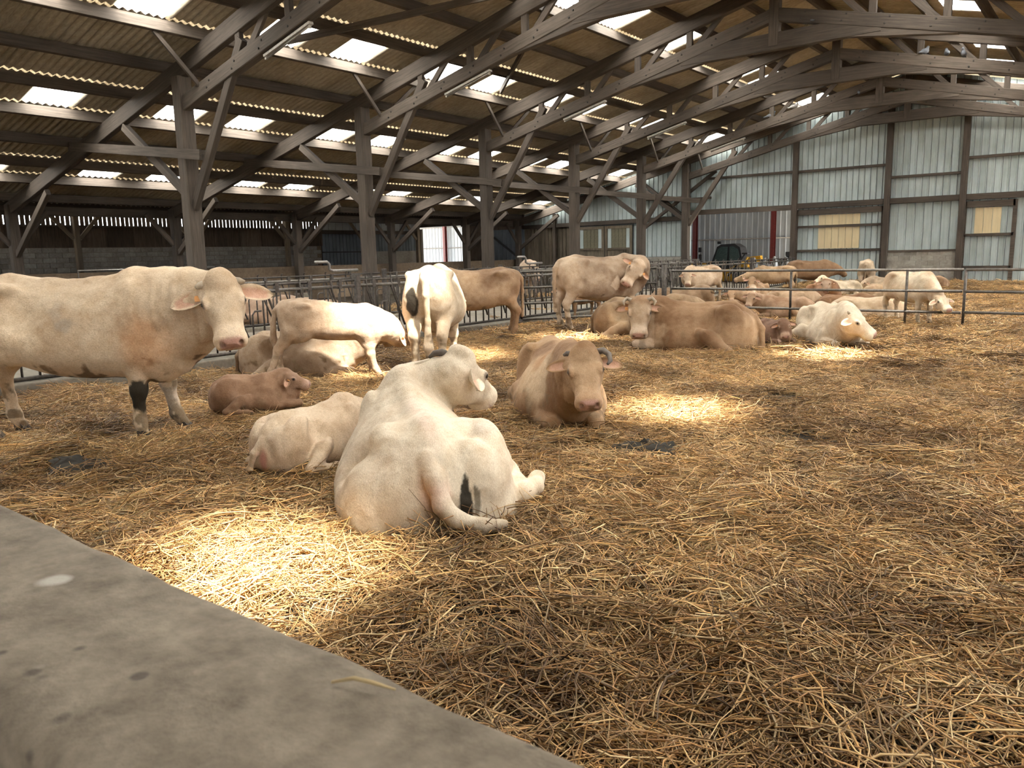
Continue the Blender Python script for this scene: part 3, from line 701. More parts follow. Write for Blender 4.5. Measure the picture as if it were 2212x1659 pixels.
# ------------------------------------------------------------------ far side wall (left)
def side_wall():
    wl=empty('wall_left',(XW,0,0)); tag(wl,'block wall with dark boards and slats above, far side of the barn','wall',kind='structure')
    ya,yb=8.0,27.4
    box('wall_core',-.26,-.15,-7,yb,-.1,3.12,ROUGHCAST,wl); box('wall_core',-.26,-.15,yb,YG,-.1,4.2,DARKST,wl)
    bm_=mesh('block',box_v(-.14,.0,.006,.494,.006,.194),BOXF,BLOCK); n=0
    for r in range(4,11):
        y=ya+(.25 if r%2 else 0)
        while y<yb-.4 and n<300:
            link('block',bm_,wl,(0,y,.06+.2*r)); y+=.5; n+=1
    box('block_base',-.14,0,-7,yb,-.1,.86,BLOCK,wl); box('block_end',-.14,0,-7,ya,.86,2.26,BLOCK,wl)
    y=ya-.9
    while y<yb:                                                          # dark vertical board panels
        e=min(y+1.28,yb); box('board_panel',-.12,-.07,y,e-.03,2.27,3.12,BOARD,wl); box('batten',-.07,-.02,e-.07,e,2.27,3.12,BOARD,wl); y+=1.28
    box('sill_rail',-.16,.02,-7,yb,3.10,3.16,WOOD,wl)
    sm=mesh('slat',box_v(-.10,-.07,0,.150,3.14,4.0),BOXF,BOARD); sm2=mesh('slat',box_v(-.10,-.07,0,.138,3.14,4.0),BOXF,BOARD)
    y=6.0; k=0
    while y<yb: link('slat',sm if k%3 else sm2,wl,(0,y,0)); y+=.186; k+=1
    # dark sheet door and grey cladding nearer the gable
    s=.24; y=yb
    while y<31.2: link('cladding_sheet',mesh('cladding_sheet',box_v(-.10,-.07,y+.012,y+s-.012,.0,2.9),BOXF,CLADD),wl); y+=s
    box('door_rail',-.07,-.02,yb,31.2,1.9,1.97,DARKST,wl); box('lintel',-.16,.02,yb,YG,2.9,3.1,WOOD,wl)
    y=yb
    while y<YG-.1: link('cladding_sheet',mesh('cladding_sheet',box_v(-.10,-.07,y+.012,y+s*2-.012,3.1,4.0),BOXF,CLADB),wl); y+=s*2
    y=31.2
    while y<YG-.1: link('cladding_sheet',mesh('cladding_sheet',box_v(-.10,-.07,y+.012,y+s-.012,1.95,2.9),BOXF,CLADD),wl); y+=s
    box('block_base',-.14,0,31.2,YG,-.1,1.95,BLOCK,wl)
side_wall()
o=box('low_wall',XE-.55,XE-.35,-7,YG-.2,-.2,1.32,ROUGHCAST); tag(o,'low brown rendered wall behind the short posts','wall',kind='structure')
# ------------------------------------------------------------------ gable wall
def gable():
    g=empty('wall_back',(0,YG,0)); tag(g,'pale blue-grey metal clad gable wall with timber frame','wall',kind='structure')
    th=.03
    def sheets(x0,x1,z0,z1,mt=CLAD,w=.235,topfn=None,nm='cladding_sheet'):
        n=max(1,int(round((x1-x0)/w))); w=(x1-x0)/n
        for i in range(n):
            a,b=x0+i*w+.008,x0+(i+1)*w-.008
            ta,tb=(z1,z1) if topfn is None else (topfn(a),topfn(b))
            if min(ta,tb)<=z0+.02: continue
            # flat pan with a small raised rib at one edge
            pr=[(a,0),(b-.05,0),(b-.035,-.028),(b-.01,-.028),(b,0)]; v=[]
            for (x,y) in pr:
                t=ta+(tb-ta)*(x-a)/(b-a); v+=[(x,y,z0),(x,y,t)]
            f=[(2*k,2*k+2,2*k+3,2*k+1) for k in range(4)]
            v+=[(x,y+.02,z) for x,y,z in v]; f+=[tuple(10+q for q in reversed(t)) for t in f]; f+=[(0,1,11,10),(8,18,19,9),(1,3,13,11),(3,5,15,13),(5,7,17,15),(7,9,19,17)]
            link(nm,mesh(nm,v,f,mt),g)
    rf=lambda x:zr(x)-.06
    for nm,pts in (('wall_backing',[(XE,2.98),(XP,2.98),(XP,3.3),(1.9,3.3),(1.9,rf(1.9)),(XR,rf(XR)),(XE,rf(XE))]),('wall_backing',[(-11.4,-.1),(1.9,-.1),(1.9,3.3),(-11.4,3.3)]),('wall_backing',[(-26,-.1),(-16.3,-.1),(-16.3,3.0),(-26,3.0)])):
        n_=len(pts); link(nm,mesh(nm,[(x,.025,z) for x,z in pts]+[(x,.05,z) for x,z in pts],[tuple(range(n_-1,-1,-1)),tuple(range(n_,2*n_))]+[(i,(i+1)%n_,(i+1)%n_+n_,i+n_) for i in range(n_)],CLADD),g)
    # upper cladding, bay by bay (X of the gable posts)
    GP=[XE,XP,-11.5,-7.85,-5.2,-1.6,1.9]
    zb={0:2.98,1:3.30,2:3.36,3:3.34,4:3.25,5:3.25}
    for i in range(6): sheets(GP[i],GP[i+1],zb[i],9,CLAD,.235 if i else .24,rf)
    # aisle: plank wall, double door, pale sheets
    sheets(-26,-22.6,0,2.95,DOORW,.22,nm='plank'); sheets(-19.3,XP,1.35,3.25,CLAD,.24)
    box('block_base',-19.3,XP,-.03,.08,-.1,1.33,BLOCK,g)
    d=empty('door_1',(0,YG-.02,0)); tag(d,'brown plank double door with murky panes in the gable wall','door',kind='structure')
    for (a,b) in ((-22.55,-20.95),(-20.9,-19.35)):
        for (x0,x1,z0,z1) in ((a,a+.14,0,2.9),(b-.14,b,0,2.9),(a+.14,b-.14,2.76,2.9),(a+.14,b-.14,1.72,1.82),(a+.14,b-.14,0,.14)): box('door_frame',x0,x1,-.09,-.03,z0,z1,DOORW,d)
        n=6; w_=(b-a-.28)/n
        for k in range(n):
            x0=a+.14+k*w_; box('plank',x0+.006,x0+w_-.006,-.05,-.02,.14,1.72,DOORW,d)
            box('pane',x0+.006,x0+w_-.006,-.05,-.02,1.82,2.76,CLAD if k in (0,5) else MURKY,d)
    beam('lintel',(-26,-.1,3.02),(XP,-.1,3.1),.12,.2,WOOD,g)
    # machinery opening bay: timber lintel only; lower panels of the other bays
    def lintel(a,b,z,h=.22): beam('lintel',(a,-.12,z),(b,-.12,z),.12,h,WOOD,g)
    for a,b in ((XP,-11.5),(-11.5,-7.85),(-7.85,-5.2),(-5.2,-1.6),(-1.6,1.9)): lintel(a,b,3.36 if a>-16 else 3.32)
    sheets(-11.4,-7.95,.05,3.25,CLAD,.235,nm='door_sheet'); sheets(-7.75,-5.3,1.42,3.25,CLAD,.3); sheets(-5.1,-3.5,.05,3.25,CLAD,.235,nm='door_sheet'); sheets(-3.5,1.9,.05,3.25,CLAD,.3)
    # yellowed panels set into the sliding doors
    for (x0,x1,z0,z1,n) in ((-10.5,-8.85,1.56,2.95,6),(-4.78,-3.92,1.98,2.95,3)):
        w_=(x1-x0)/n
        for k in range(n): box('translucent_pane',x0+k*w_+.006,x0+(k+1)*w_-.006,-.055,-.035,z0,z1,YELLOW,g)
    for (x0,x1,zs) in ((-11.4,-7.95,(2.48,1.48)),(-5.1,-3.5,(1.95,.75))):
        for z in zs: box('door_rail',x0,x1,-.12,-.05,z-.05,z+.05,WOOD,g)
        box('door_rail',x0,x1,-.12,-.05,2.97,3.2,WOOD,g)
    for x in (-11.42,-7.97,-3.5,-5.12): box('door_stile',x-.07,x+.07,-.12,-.05,0,3.2,WOOD,g)
    # block panel
    bm_=mesh('block',box_v(.006,.414,-.1,.06,.006,.194),BOXF,BLOCK)
    for r in range(7):
        x=-7.75+(.2 if r%2 else 0)-.2
        while x<-5.45:
            if x>-7.8: link('block',bm_,g,(x,0,.02+.2*r))
            x+=.42
    box('block_core',-7.78,-5.25,-.07,.05,-.1,1.42,BLOCK,g); box('block_cap',-7.78,-5.25,-.13,-.06,1.36,1.44,WOOD,g)
    # girts and gable posts
    for (a,b,z) in ((-15.6,-11.5,4.80),(-11.5,-7.85,4.78),(-7.85,-5.2,4.28),(-5.2,-1.6,4.80),(-1.6,1.9,4.8),(-19.0,XP,4.05),(XP,-15.3,3.95)): beam('girt',(a,-.08,z),(b,-.08,z),.09,.10,WOOD,g)
    for X in (-23.9,-11.5,-7.85,-5.2,-1.6): beam('gable_post',(X,-.16,-.1),(X,-.16,zr(X)-1.0 if X>-20 else zr(X)-.6),.22 if X>-20 else .16,.18,WOOD,g,up=(0,1,0))
    for x in (-18.95,):
        beam('gable_post',(x,-.14,0),(x,-.14,3.1),.14,.14,WOOD,g,up=(0,1,0))
    # lean-to end: dark panel, opening with a glimpse of the next building
    sheets(-28.4,XE,1.3,2.95,CLADD,.3); beam('brace',(-28.3,-.1,2.7),(-26.4,-.1,1.45),.05,.10,DARKST,g); box('panel_head',-30.1,XE,-.1,0,2.95,4.2,BOARD,g); box('plank_wall',-30.1,-28.4,-.1,0,0,2.95,BOARD,g); box('panel_foot',-28.4,XE,-.1,0,-.1,1.3,ROUGHCAST,g)
    beam('jamb',(-33.75,-.1,0),(-33.75,-.1,3.2),.3,.2,WOOD2,g,up=(0,1,0)); beam('jamb',(-30.2,-.1,0),(-30.2,-.1,3.2),.25,.2,WOOD2,g,up=(0,1,0)); beam('lintel',(-34,-.1,3.45),(-30,-.1,3.45),.2,.3,WOOD,g); box('panel_head',-34,-30.1,-.05,0,3.6,4.3,CLADB,g)
    b=beam('diagonal_brace',(-18.6,-.27,2.7),(-15.0,-.27,5.1),.12,.14,WOOD,g); beam('diagonal_brace',(-16.2,-.27,2.9),(-18.9,-.27,5.0),.12,.14,WOOD,g)
MURKY=plain_mat('murky_pane',(.15,.135,.085),.4)
YELLOW=grain_mat('yellowed_pane',(.62,.51,.31),(.74,.62,.39),(6,6,.4),.4,.05,dirt=(.8,.76,.7),rand=.04)
gable()
def neighbour():
    """steel shed beyond the machinery opening"""
    Yn=41.0; s=empty('neighbouring_shed',(-20,Yn,0)); tag(s,'grey clad steel shed with red posts seen through the openings','shed',kind='structure')
    n=0; x=-46.0
    cm=mesh('cladding_sheet',[(0,0,0),(.2,0,0),(.225,-.03,0),(.265,-.03,0),(.29,0,0),(0,0,4.9),(.2,0,4.9),(.225,-.03,4.9),(.265,-.03,4.9),(.29,0,4.9)],[(0,1,6,5),(1,2,7,6),(2,3,8,7),(3,4,9,8)],CLADB)
    while x<-9: link('cladding_sheet',cm,s,(x+20,0,0)); x+=.296; n+=1
    box('shed_wall',-27,12,.01,.06,0,4.9,CLADB,s)
    for z in (2.15,3.55): tube('rail',[(-26,-.1,z),(11,-.1,z)],.035,STEELL,s,6)
    for X in (-42,-37.4,-18.9,-14.6,-10.8):
        v=[];P_=[(-.1,-.12),(.1,-.12),(.1,-.10),(.012,-.10),(.012,.10),(.1,.10),(.1,.12),(-.1,.12),(-.1,.10),(-.012,.10),(-.012,-.10),(-.1,-.10)]
        for z in (0,4.9): v+=[(a,b,z) for a,b in P_]
        f=[tuple(range(11,-1,-1)),tuple(range(12,24))]+[(i,(i+1)%12,(i+1)%12+12,i+12) for i in range(12)]
        link('steel_column',mesh('steel_column',v,f,REDST),s,(X+20,-.35,0))
    box('roof_sheet',-27,12,-6.0,.1,4.95,5.0,SHEET,s); box('floor_slab',-27,12,-6.2,0,-.25,0,CONC,s)
neighbour()

# right side, unseen and added to cut side light: block wall to chest height with boards up to the eaves, open gap above; unseen boards added across the near end
wr=empty('wall_right_unseen',(8.9,0,0)); tag(wr,'boarded side wall out of view on the right, added to cut side light','wall',kind='structure')
box('block_base',0,.2,Y0,YG,-.2,1.6,BLOCK,wr); y=Y0
while y<YG-1: box('board_panel',.05,.1,y,y+1.98,1.6,3.9,DOORW,wr); y+=2.0
he=empty('unseen_end_boards_1',(0,Y0-.1,0)); tag(he,'boards out of view behind the viewer, added to hold back daylight','header',kind='structure')
n_=24
for i in range(n_):
    a=XE+(8.9-XE)*i/n_; b=XE+(8.9-XE)*(i+1)/n_; za=2.9 if (a>-1 or -15.5<a<-11) else .0  # added boards reach the ground except at invented openings
    link('board',mesh('board',[(a,0,za),(b-.02,0,za),(b-.02,0,zr(b)-.05),(a,0,zr(a)-.05),(a,.04,za),(b-.02,.04,za),(b-.02,.04,zr(b)-.05),(a,.04,zr(a)-.05)],[(0,1,2,3),(7,6,5,4),(0,4,5,1),(1,5,6,2),(2,6,7,3),(3,7,4,0)],DOORW),he)

for (a,b,l) in (((-14.5,11.05,0),(-10.2,14.5,0),'diagonal timber wind brace under the roof between the first two trusses'),((-14.5,18.3,0),(-10.2,14.9,0),'diagonal timber wind brace under the roof between the second and third trusses')):
    tag(beam('wind_brace',(a[0],a[1],zr(a[0])-.375),(b[0],b[1],zr(b[0])-.375),.06,.14,WOOD),l,'brace')
# ------------------------------------------------------------------ feed barriers
def tube_mesh(name,pts,r,mat,n=7):
    v,f=tube_geo(pts,r,n); return mesh(name,v,f,mat,True)
XB=-11.16
_bar=tube_mesh('bar',[(0,0,.15),(0,0,1.10)],.017,STEEL,6); _barh=tube_mesh('bar',[(0,0,.15),(0,0,.72),(0,.05,.78),(0,.17,.78)],.016,STEEL,6)
_diag=tube_mesh('locking_bar',[(0,0,1.22),(0,.02,1.02),(.02,.16,.62),(.02,.30,.30)],.021,STEEL,6)
_lever=tube_mesh('latch',[(0,0,1.10),(0,0,1.26),(.03,.02,1.27)],.012,STEEL,6)
_clamp=mesh('clamp',box_v(-.03,.03,-.035,.035,1.06,1.22),BOXF,STEEL)
def barrier(X,ya,yb,label,flip=1):
    b=empty('feed_barrier',(X,ya,0)); tag(b,label,'feed barrier'); L=yb-ya
    for nm,z,r in (('top_rail',1.10,.030),('control_rail',1.20,.019),('bottom_rail',.15,.030),('middle_rail',.60,.016)):
        if nm=='middle_rail': continue
        link(nm,tube_mesh(nm,[(0,0,z),(0,L,z)],r,STEEL if nm!='top_rail' else STEEL2),b)
    n=max(1,int(round(L/.67))); u=L/n
    for i in range(n):
        y=i*u+.06
        link('bar',_bar,b,(0,y,0)); link('bar',_bar,b,(0,y+u*.40,0)); link('bar',_barh,b,(0,y+u*.68,0))
        link('locking_bar',_diag,b,(.01*flip,y+u*.10,0)); link('latch',_lever,b,(0,y+u*.1,0)); link('clamp',_clamp,b,(0,y+u*.40,0))
    return b
STEEL2=grain_mat('polished_tube',(.14,.125,.11),(.30,.28,.255),(7,7,7),.4,.1,dirt=(.5,.45,.4),rand=.1); STEEL2.node_tree.nodes['Principled BSDF'].inputs['Metallic'].default_value=.6
BSEC=[(-4.8,.05),(.15,4.85),(4.95,9.65),(9.8,14.25),(14.5,19.2),(19.35,24.0),(24.15,28.8),(28.95,33.7)]
FL=['behind the concrete wall','beside the concrete wall','behind the standing cream cow','behind the suckling calf and rump-on cow','beyond the angled gate','level with the long gate\'s far pen','by the standing tan calf','next to the machinery opening']
for (a,b_),l in zip(BSEC,FL): barrier(XB,a,b_,'tubular steel feed barrier along the pen, '+l)
for (a,b_),l in zip(BSEC[1:],FL[1:]): barrier(-15.45,a,b_,'tubular feed barrier across the alley, section opposite: '+l,-1)
def steel_post(x,y,h,label,w=.10,name='barrier_post'):
    p=empty(name,(x,y,0)); tag(p,label,'post')
    box('shaft',-w/2,w/2,-w/2,w/2,-.1,h,STEEL,p,.012); box('cap',-w/2-.004,w/2+.004,-w/2-.004,w/2+.004,h,h+.02,STEEL,p,.008); box('foot_plate',-w,w,-w*.6,w*.6,-.1,.12,STEEL,p)
for y,l in ((4.90,'behind the standing cream cow'),(9.72,'between the suckling calf and rump-on cow'),(19.28,'second beyond the angled gate'),(24.08,'third beyond the angled gate'),(28.88,'nearest the machinery opening')):
    steel_post(XB,y,1.28,'square steel barrier post '+l)
for y,l in ((4.9,'first'),(9.72,'second'),(14.4,'third'),(19.28,'fourth'),(24.08,'fifth'),(28.88,'sixth')): steel_post(-15.45,y,1.28,'square steel post of the far barrier, %s along the alley'%l)
# ------------------------------------------------------------------ gates
def gate(p0,p1,zs,uprights,label,r=.028,mat=STEEL2):
    p0=Vector((p0[0],p0[1],0)); p1=Vector((p1[0],p1[1],0)); g=empty('gate',p0); tag(g,label,'gate'); d=p1-p0
    for z in zs: link('rail',tube_mesh('rail',[(0,0,z),(d.x,d.y,z)],r,mat),g)
    for t in uprights: link('upright',tube_mesh('upright',[(d.x*t,d.y*t,zs[-1]-(.0 if zs[-1]<.2 else .28)),(d.x*t,d.y*t,zs[0])],r*.95,STEEL),g)
    return g
gate((-10.98,14.45),(-9.10,17.42),(1.20,.84,.48,.12),(0,1),'tubular steel gate standing at an angle behind the standing tan cow')
gate((-8.80,17.62),(-2.56,17.62),(1.12,.70,.28),(0,.465,.84),'long tubular gate across the straw behind the sleeping white cow')
gate((-2.50,17.50),(2.2,17.35),(1.12,.70,.30,-.02),(0,.62),'tubular gate with a low bottom rail, hooked to the long gate')
steel_post(-11.05,14.36,1.30,'square steel post where the angled gate meets the barrier',.11)
sp=Vector((-8.95,17.55,0)); p=empty('gate_post',sp); tag(p,'round steel gate post between the angled gate and the long gate','post')
tube('shaft',[(0,0,-.1),(0,0,1.28)],.06,STEEL,p,12); tube('cap',[(0,0,1.28),(0,0,1.30),(0,0,1.31)],[.062,.055,.02],STEEL,p,12)
for z in (.95,.4):
    box('hinge',-.16,.16,-.02,.02,z-.02,z+.02,STEEL,p); box('hinge_pin',-.17,-.13,-.03,.03,z-.06,z+.05,STEEL,p); box('hinge_pin',.13,.17,-.03,.03,z-.06,z+.05,STEEL,p)
g=empty('pipe_rail',(-25.3,11.0,0)); tag(g,'thin pale pipe rail in front of the low brown wall','rail')
tube('rail',[(0,0,1.40),(0,4.6,1.40)],.022,STEELL,g); 
for y in (0.0,2.3,4.6): tube('stanchion',[(0,y,-.02),(0,y,1.40)],.02,STEEL,g)
# galvanised valve lever boxes standing over the far barrier
for (x,y,l) in ((-15.45,12.6,'white bent pipe fitting on the far barrier behind the suckling calf'),(-15.45,20.6,'white bent pipe fitting on the far barrier behind the angled gate')):
    f=empty('pipe_fitting',(x,y,0)); tag(f,l,'pipe'); tube('pipe',[(0,.9,1.30),(0,.1,1.30),(0,.0,1.34),(0,0,1.47),(0,-.06,1.52),(0,-.42,1.52)],.035,STEELL,f); box('bracket',-.02,.02,.6,.66,1.2,1.3,STEEL,f)
# ------------------------------------------------------------------ concrete wall the viewer stands behind
def wall_mat():
    m=grain_mat('weathered_wall_concrete',(.115,.09,.063),(.29,.242,.182),(6,6,6),.85,.35,dirt=(.55,.52,.48),rand=.0)
    nt=m.node_tree; L=nt.links; b=nt.nodes['Principled BSDF']; src=b.inputs['Base Color'].links[0].from_socket
    tc=node(nt,'ShaderNodeTexCoord')
    def spots(scale,lo,hi,col,prev,dist):
        n=node(nt,'ShaderNodeTexNoise'); n.inputs['Scale'].default_value=dist; L.new(tc.outputs['Object'],n.inputs['Vector'])
        v=node(nt,'ShaderNodeTexVoronoi'); v.inputs['Scale'].default_value=scale; v.inputs['Randomness'].default_value=1
        L.new(tc.outputs['Object'],v.inputs['Vector'])
        ad=node(nt,'ShaderNodeMath',operation='ADD'); ms=node(nt,'ShaderNodeMath',operation='MULTIPLY'); ms.inputs[1].default_value=.6
        L.new(n.outputs['Fac'],ms.inputs[0]); L.new(v.outputs['Distance'],ad.inputs[0]); L.new(ms.outputs[0],ad.inputs[1])
        r=ramp(nt,[(lo,(1,1,1)),(hi,(0,0,0))]); L.new(ad.outputs[0],r.inputs[0])
        mx=node(nt,'ShaderNodeMix',data_type='RGBA'); L.new(r.outputs[0],mx.inputs[0]); L.new(prev,mx.inputs[6]); mx.inputs[7].default_value=tuple(col)+(1,)
        return mx.outputs[2]
    c=spots(17,.36,.43,(.085,.068,.05),src,6); c=spots(6.5,.30,.37,(.40,.37,.32),c,9)
    L.new(c,b.inputs['Base Color']); return m
def front_wall():
    x0,x1,y0,y1,zt=-7.0,4.0,.225,.495,1.20; r=.035
    sec=[(y0,-.3)]+[(y0+r-r*math.cos(a),zt-r+r*math.sin(a)) for a in np.linspace(0,math.pi/2,6)]+[(y1-r+r*math.sin(a),zt-r+r*math.cos(a)) for a in np.linspace(0,math.pi/2,6)]+[(y1,-.3)]
    nx=160; v=[];f=[]
    P=np.array([[x0+(x1-x0)*i/nx,y,z] for i in range(nx+1) for (y,z) in sec]); k=len(sec)
    d=(fbm(P,9,2)-.5)*.012+(fbm(P,30,5)-.5)*.005; P[:,2]+=d*(P[:,2]>1); P[:,1]+=(fbm(P,8,8)-.5)*.016
    f=[(i*k+j,i*k+j+1,(i+1)*k+j+1,(i+1)*k+j) for i in range(nx) for j in range(k-1)]
    f=[tuple(reversed(q)) for q in f]
    o=link('wall_front',mesh_np('wall_front',P,f,wall_mat())); tag(o,'weathered concrete wall top at the edge of the pen','wall',kind='structure')
front_wall()
o=tube('straw_stalk',[(-.565,.435,1.204),(-.545,.445,1.210),(-.525,.45,1.210),(-.505,.46,1.205)],[.0015,.002,.002,.001],plain_mat('stalk',(.5,.37,.18),.7)); tag(o,'single straw stalk lying on the concrete wall top','straw stalk')
# ------------------------------------------------------------------ tube lights under the trusses
WHITEP=plain_mat('dusty_white_plastic',(.42,.39,.34),.5)
for Y,l in ((9.62,'first'),(14.67,'second'),(19.72,'third'),(24.77,'fourth'),(29.82,'fifth')):
    xa,xb=-13.3,-11.9; t=empty('tube_light',(xa,Y,zr(xa)-1.41)); tag(t,'dusty fluorescent tube fitting under the %s roof truss from the cream cow\'s post'%l,'lamp'); dz=zr(xb)-zr(xa)
    beam('housing',(0,0,0),(xb-xa,0,dz),.10,.05,WHITEP,t); tube('tube',[(.05,0,-.05),(xb-xa-.05,0,dz-.05)],.018,STEELL,t)
    for q in (.03,1.35): box('lamp_holder',q-.02,q+.02,-.025,.025,dz*q/1.4-.075,dz*q/1.4-.02,WHITEP,t)
# ------------------------------------------------------------------ telehandler and bits beyond the opening
YEL=plain_mat('yellow_paint',(.62,.33,.02),.45); GLASS=plain_mat('tinted_glass',(.07,.10,.095),.1); BLK=plain_mat('black_rubber',(.018,.018,.02),.7)
def machine():
    t=empty('telehandler',(-16.15,38.9,-.45)); tag(t,'yellow telehandler with dark glazed cab parked beyond the machinery opening','telehandler')
    def prism(nm,pts,y0,y1,mt,par=t):
        n=len(pts); return link(nm,mesh(nm,[(x,y0,z) for x,z in pts]+[(x,y1,z) for x,z in pts],[tuple(range(n)),tuple(range(2*n-1,n-1,-1))]+[(i,i+n,(i+1)%n+n,(i+1)%n) for i in range(n)],mt),par)
    prism('chassis',[(-2.0,.5),(1.6,.5),(1.7,1.0),(1.2,1.25),(-.8,1.3),(-1.2,1.42),(-2.0,1.36)],-.8,.8,YEL)
    cab=prism('cab',[(-.75,1.1),(.75,1.1),(.95,1.65),(.85,2.15),(.55,2.35),(-.15,2.32),(-.35,2.2)],-.85,-.05,BLK)
    prism('side_window',[(-.6,1.22),(.18,1.22),(.22,2.2),(-.12,2.2),(-.3,2.08)],-.87,-.85,GLASS,cab); prism('side_window',[(.3,1.25),(.68,1.3),(.84,1.7),(.74,2.08),(.5,2.22),(.32,2.2)],-.87,-.85,GLASS,cab)
    prism('rear_fender',[(.3,1.1),(.95,1.45),(1.25,1.25),(1.3,1.05)],-.9,-.5,YEL)
    beam('boom',(-2.6,.35,1.15),(1.5,.35,1.55),.32,.36,YEL,t)
    for x in (-1.25,1.05):
        for y in (-.95,.7):
            w=tube('wheel',[(x,y,.55),(x,y+.06,.55),(x,y+.28,.55),(x,y+.34,.55)],[.44,.55,.55,.44],BLK,t,20); tube('hub',[(x,y-.015,.55),(x,y+.355,.55)],.22,YEL,t,14)
    tube('mirror_arm',[(-.5,-.9,1.3),(-1.15,-.95,1.5),(-1.2,-.95,1.9)],.02,BLK,t); box('mirror',-1.28,-1.12,-.98,-.92,1.55,1.85,BLK,t,.02); box('mirror',-1.3,-1.12,-.98,-.92,1.95,2.2,BLK,t,.02)
    for q in ((-.45,2.36),(-.35,2.36)): box('work_lamp',q[0]-.04,q[0]+.04,-.5,-.4,2.34,2.48,BLK,t,.01)
    tube('steering_column',[(-.3,-.45,1.2),(-.15,-.45,1.6)],.03,BLK,t); box('seat',.0,.4,-.7,-.25,1.15,1.3,BLK,t,.03)
machine()
CLEARBAG=plain_mat('clear_plastic_sack',(.36,.36,.36),.3)
for k,(x,y,h,l) in enumerate(((-14.05,36.7,1.22,'beside the telehandler'),(-13.55,36.8,1.20,'between the telehandler and the red post'),(-13.05,36.6,1.26,'in front of the red steel post'),(-12.6,36.9,1.2,'beside the black hoist'))):
    v,f=tube_geo([(0,0,-.3),(0,0,.5),(0,0,.9),(.02,0,h-.25),(.0,0,h)],[.22,.22,.19,.10,.04],12); o=link('plastic_sack',mesh('plastic_sack',v,f,CLEARBAG,True),None,(x,y,0)); tag(o,'pale plastic sack gathered to a point, '+l,'sack')
h=empty('black_hoist',(-12.75,37.6,-.2)); tag(h,'black hydraulic implement standing next to the gable post beyond the opening','implement')
tube('mast',[(0,0,-.3),(.0,0,1.55)],.06,BLK,h); tube('arm',[(0,0,1.5),(.35,0,1.35),(.55,0,.9)],.05,BLK,h); tube('arm',[(0,0,1.45),(-.3,0,1.2),(-.55,0,.6)],.05,BLK,h); tube('hose',[(.1,-.05,1.5),(.4,-.05,1.6),(.55,-.05,1.2),(.4,-.05,.8)],.025,BLK,h); box('head',-.12,.14,-.1,.1,1.45,1.65,BLK,h,.03)
s_=empty('sprayer',(-14.75,36.8,-.25)); tag(s_,'black and yellow machine arm with a seat poking up behind the telehandler','implement')
tube('arm',[(-.6,0,.6),(0,0,1.35),(.2,0,1.62)],.045,BLK,s_); box('seat',.1,.38,-.15,.15,1.62,1.70,BLK,s_,.02); tube('guard',[(-.1,0,1.0),(.2,0,1.2),(.35,0,1.5)],.04,YEL,s_); box('base',-.3,.35,-.25,.25,-.2,1.0,BLK,s_,.05)
# ------------------------------------------------------------------ pigeons on the timbers
PG=plain_mat('pigeon_feathers',(.13,.14,.16),.7); PGW=plain_mat('pale_feathers',(.45,.44,.43),.7); BEAK=plain_mat('beak',(.05,.045,.04),.5)
def pigeon(p,rz,label,mt=PG):
    F=Field(); F.ell((0,0,.10),(.13,.065,.07),k=.03); F.ell((.08,0,.13),(.07,.055,.07),k=.03); F.cone((.10,0,.16),(.14,0,.22),.04,.032,.03); F.ell((.145,0,.225),(.038,.032,.034),k=.02); F.cone((-.08,0,.09),(-.24,0,.05),.04,.018,.03)
    V,Q=F.mesh(.014); b=empty('pigeon',p,rz); tag(b,label,'pigeon'); link('body',mesh_np('body',V,Q,mt),b)
    tube('beak',[(.175,0,.222),(.205,0,.215)],[.009,.002],BEAK,b,6)
    for s in (-1,1): tube('leg',[(0,s*.025,.06),(.01,s*.025,.005),(.035,s*.025,.003)],.006,BEAK,b,5)
    for s in (-1,1): link('eye',uv_sphere('eye',.006,cmat('eye'),6,4),b,(.16,s*.029,.232))
zb_=lambda X:zr(X)-1.05
for x,y,z,r,l,mt in ((-6.45,19.72,6.74,2.6,'dark pigeon on the collar beam of the third truss',PG),(-4.9,24.77,zb_(-4.9),1.2,'grey pigeon on the right chord of the fourth truss, nearest the king post',PG),(-4.35,24.77,zb_(-4.35),1.9,'grey pigeon perched in the middle of three on the fourth truss',PG),(-3.95,24.77,zb_(-3.95),-1.6,'grey pigeon outermost of three on the fourth truss chord',PG),(-10.95,29.82,zb_(-10.95),.4,'grey pigeon on the left chord of the fifth truss',PG),(-10.1,29.82,zb_(-10.1),.9,'whitish pigeon on the left chord of the fifth truss',PGW),(-7.9,29.82,6.75,2.0,'small dark pigeon beside the fifth king post',PG)):
    pigeon((x,y,z),r,l,mt)
# ------------------------------------------------------------------ straw: clumps of stalks scattered over the pens
def straw_mat():
    m,nt,b,L=new_mat('straw'); a=node(nt,'ShaderNodeAttribute',attribute_name='col'); g=node(nt,'ShaderNodeNewGeometry')
    n=node(nt,'ShaderNodeTexNoise'); n.inputs['Scale'].default_value=.62; n.inputs['Detail'].default_value=5; n.inputs['Roughness'].default_value=.6; L.new(g.outputs['Position'],n.inputs['Vector'])
    r=ramp(nt,[(.36,(.36,.30,.23)),(.55,(1,1,1))]); L.new(n.outputs['Fac'],r.inputs[0])
    mx=node(nt,'ShaderNodeMix',data_type='RGBA',blend_type='MULTIPLY'); mx.inputs[0].default_value=1; L.new(a.outputs['Color'],mx.inputs[6]); L.new(r.outputs[0],mx.inputs[7])
    L.new(mx.outputs[2],b.inputs['Base Color']); b.inputs['Roughness'].default_value=.42; b.inputs['Specular IOR Level'].default_value=.5
    return m
STRAW=straw_mat()
PAL=np.array([(.62,.41,.19),(.70,.52,.29),(.54,.34,.16),(.40,.25,.12),(.80,.66,.44),(.26,.16,.08),(.58,.43,.24),(.48,.30,.15)])
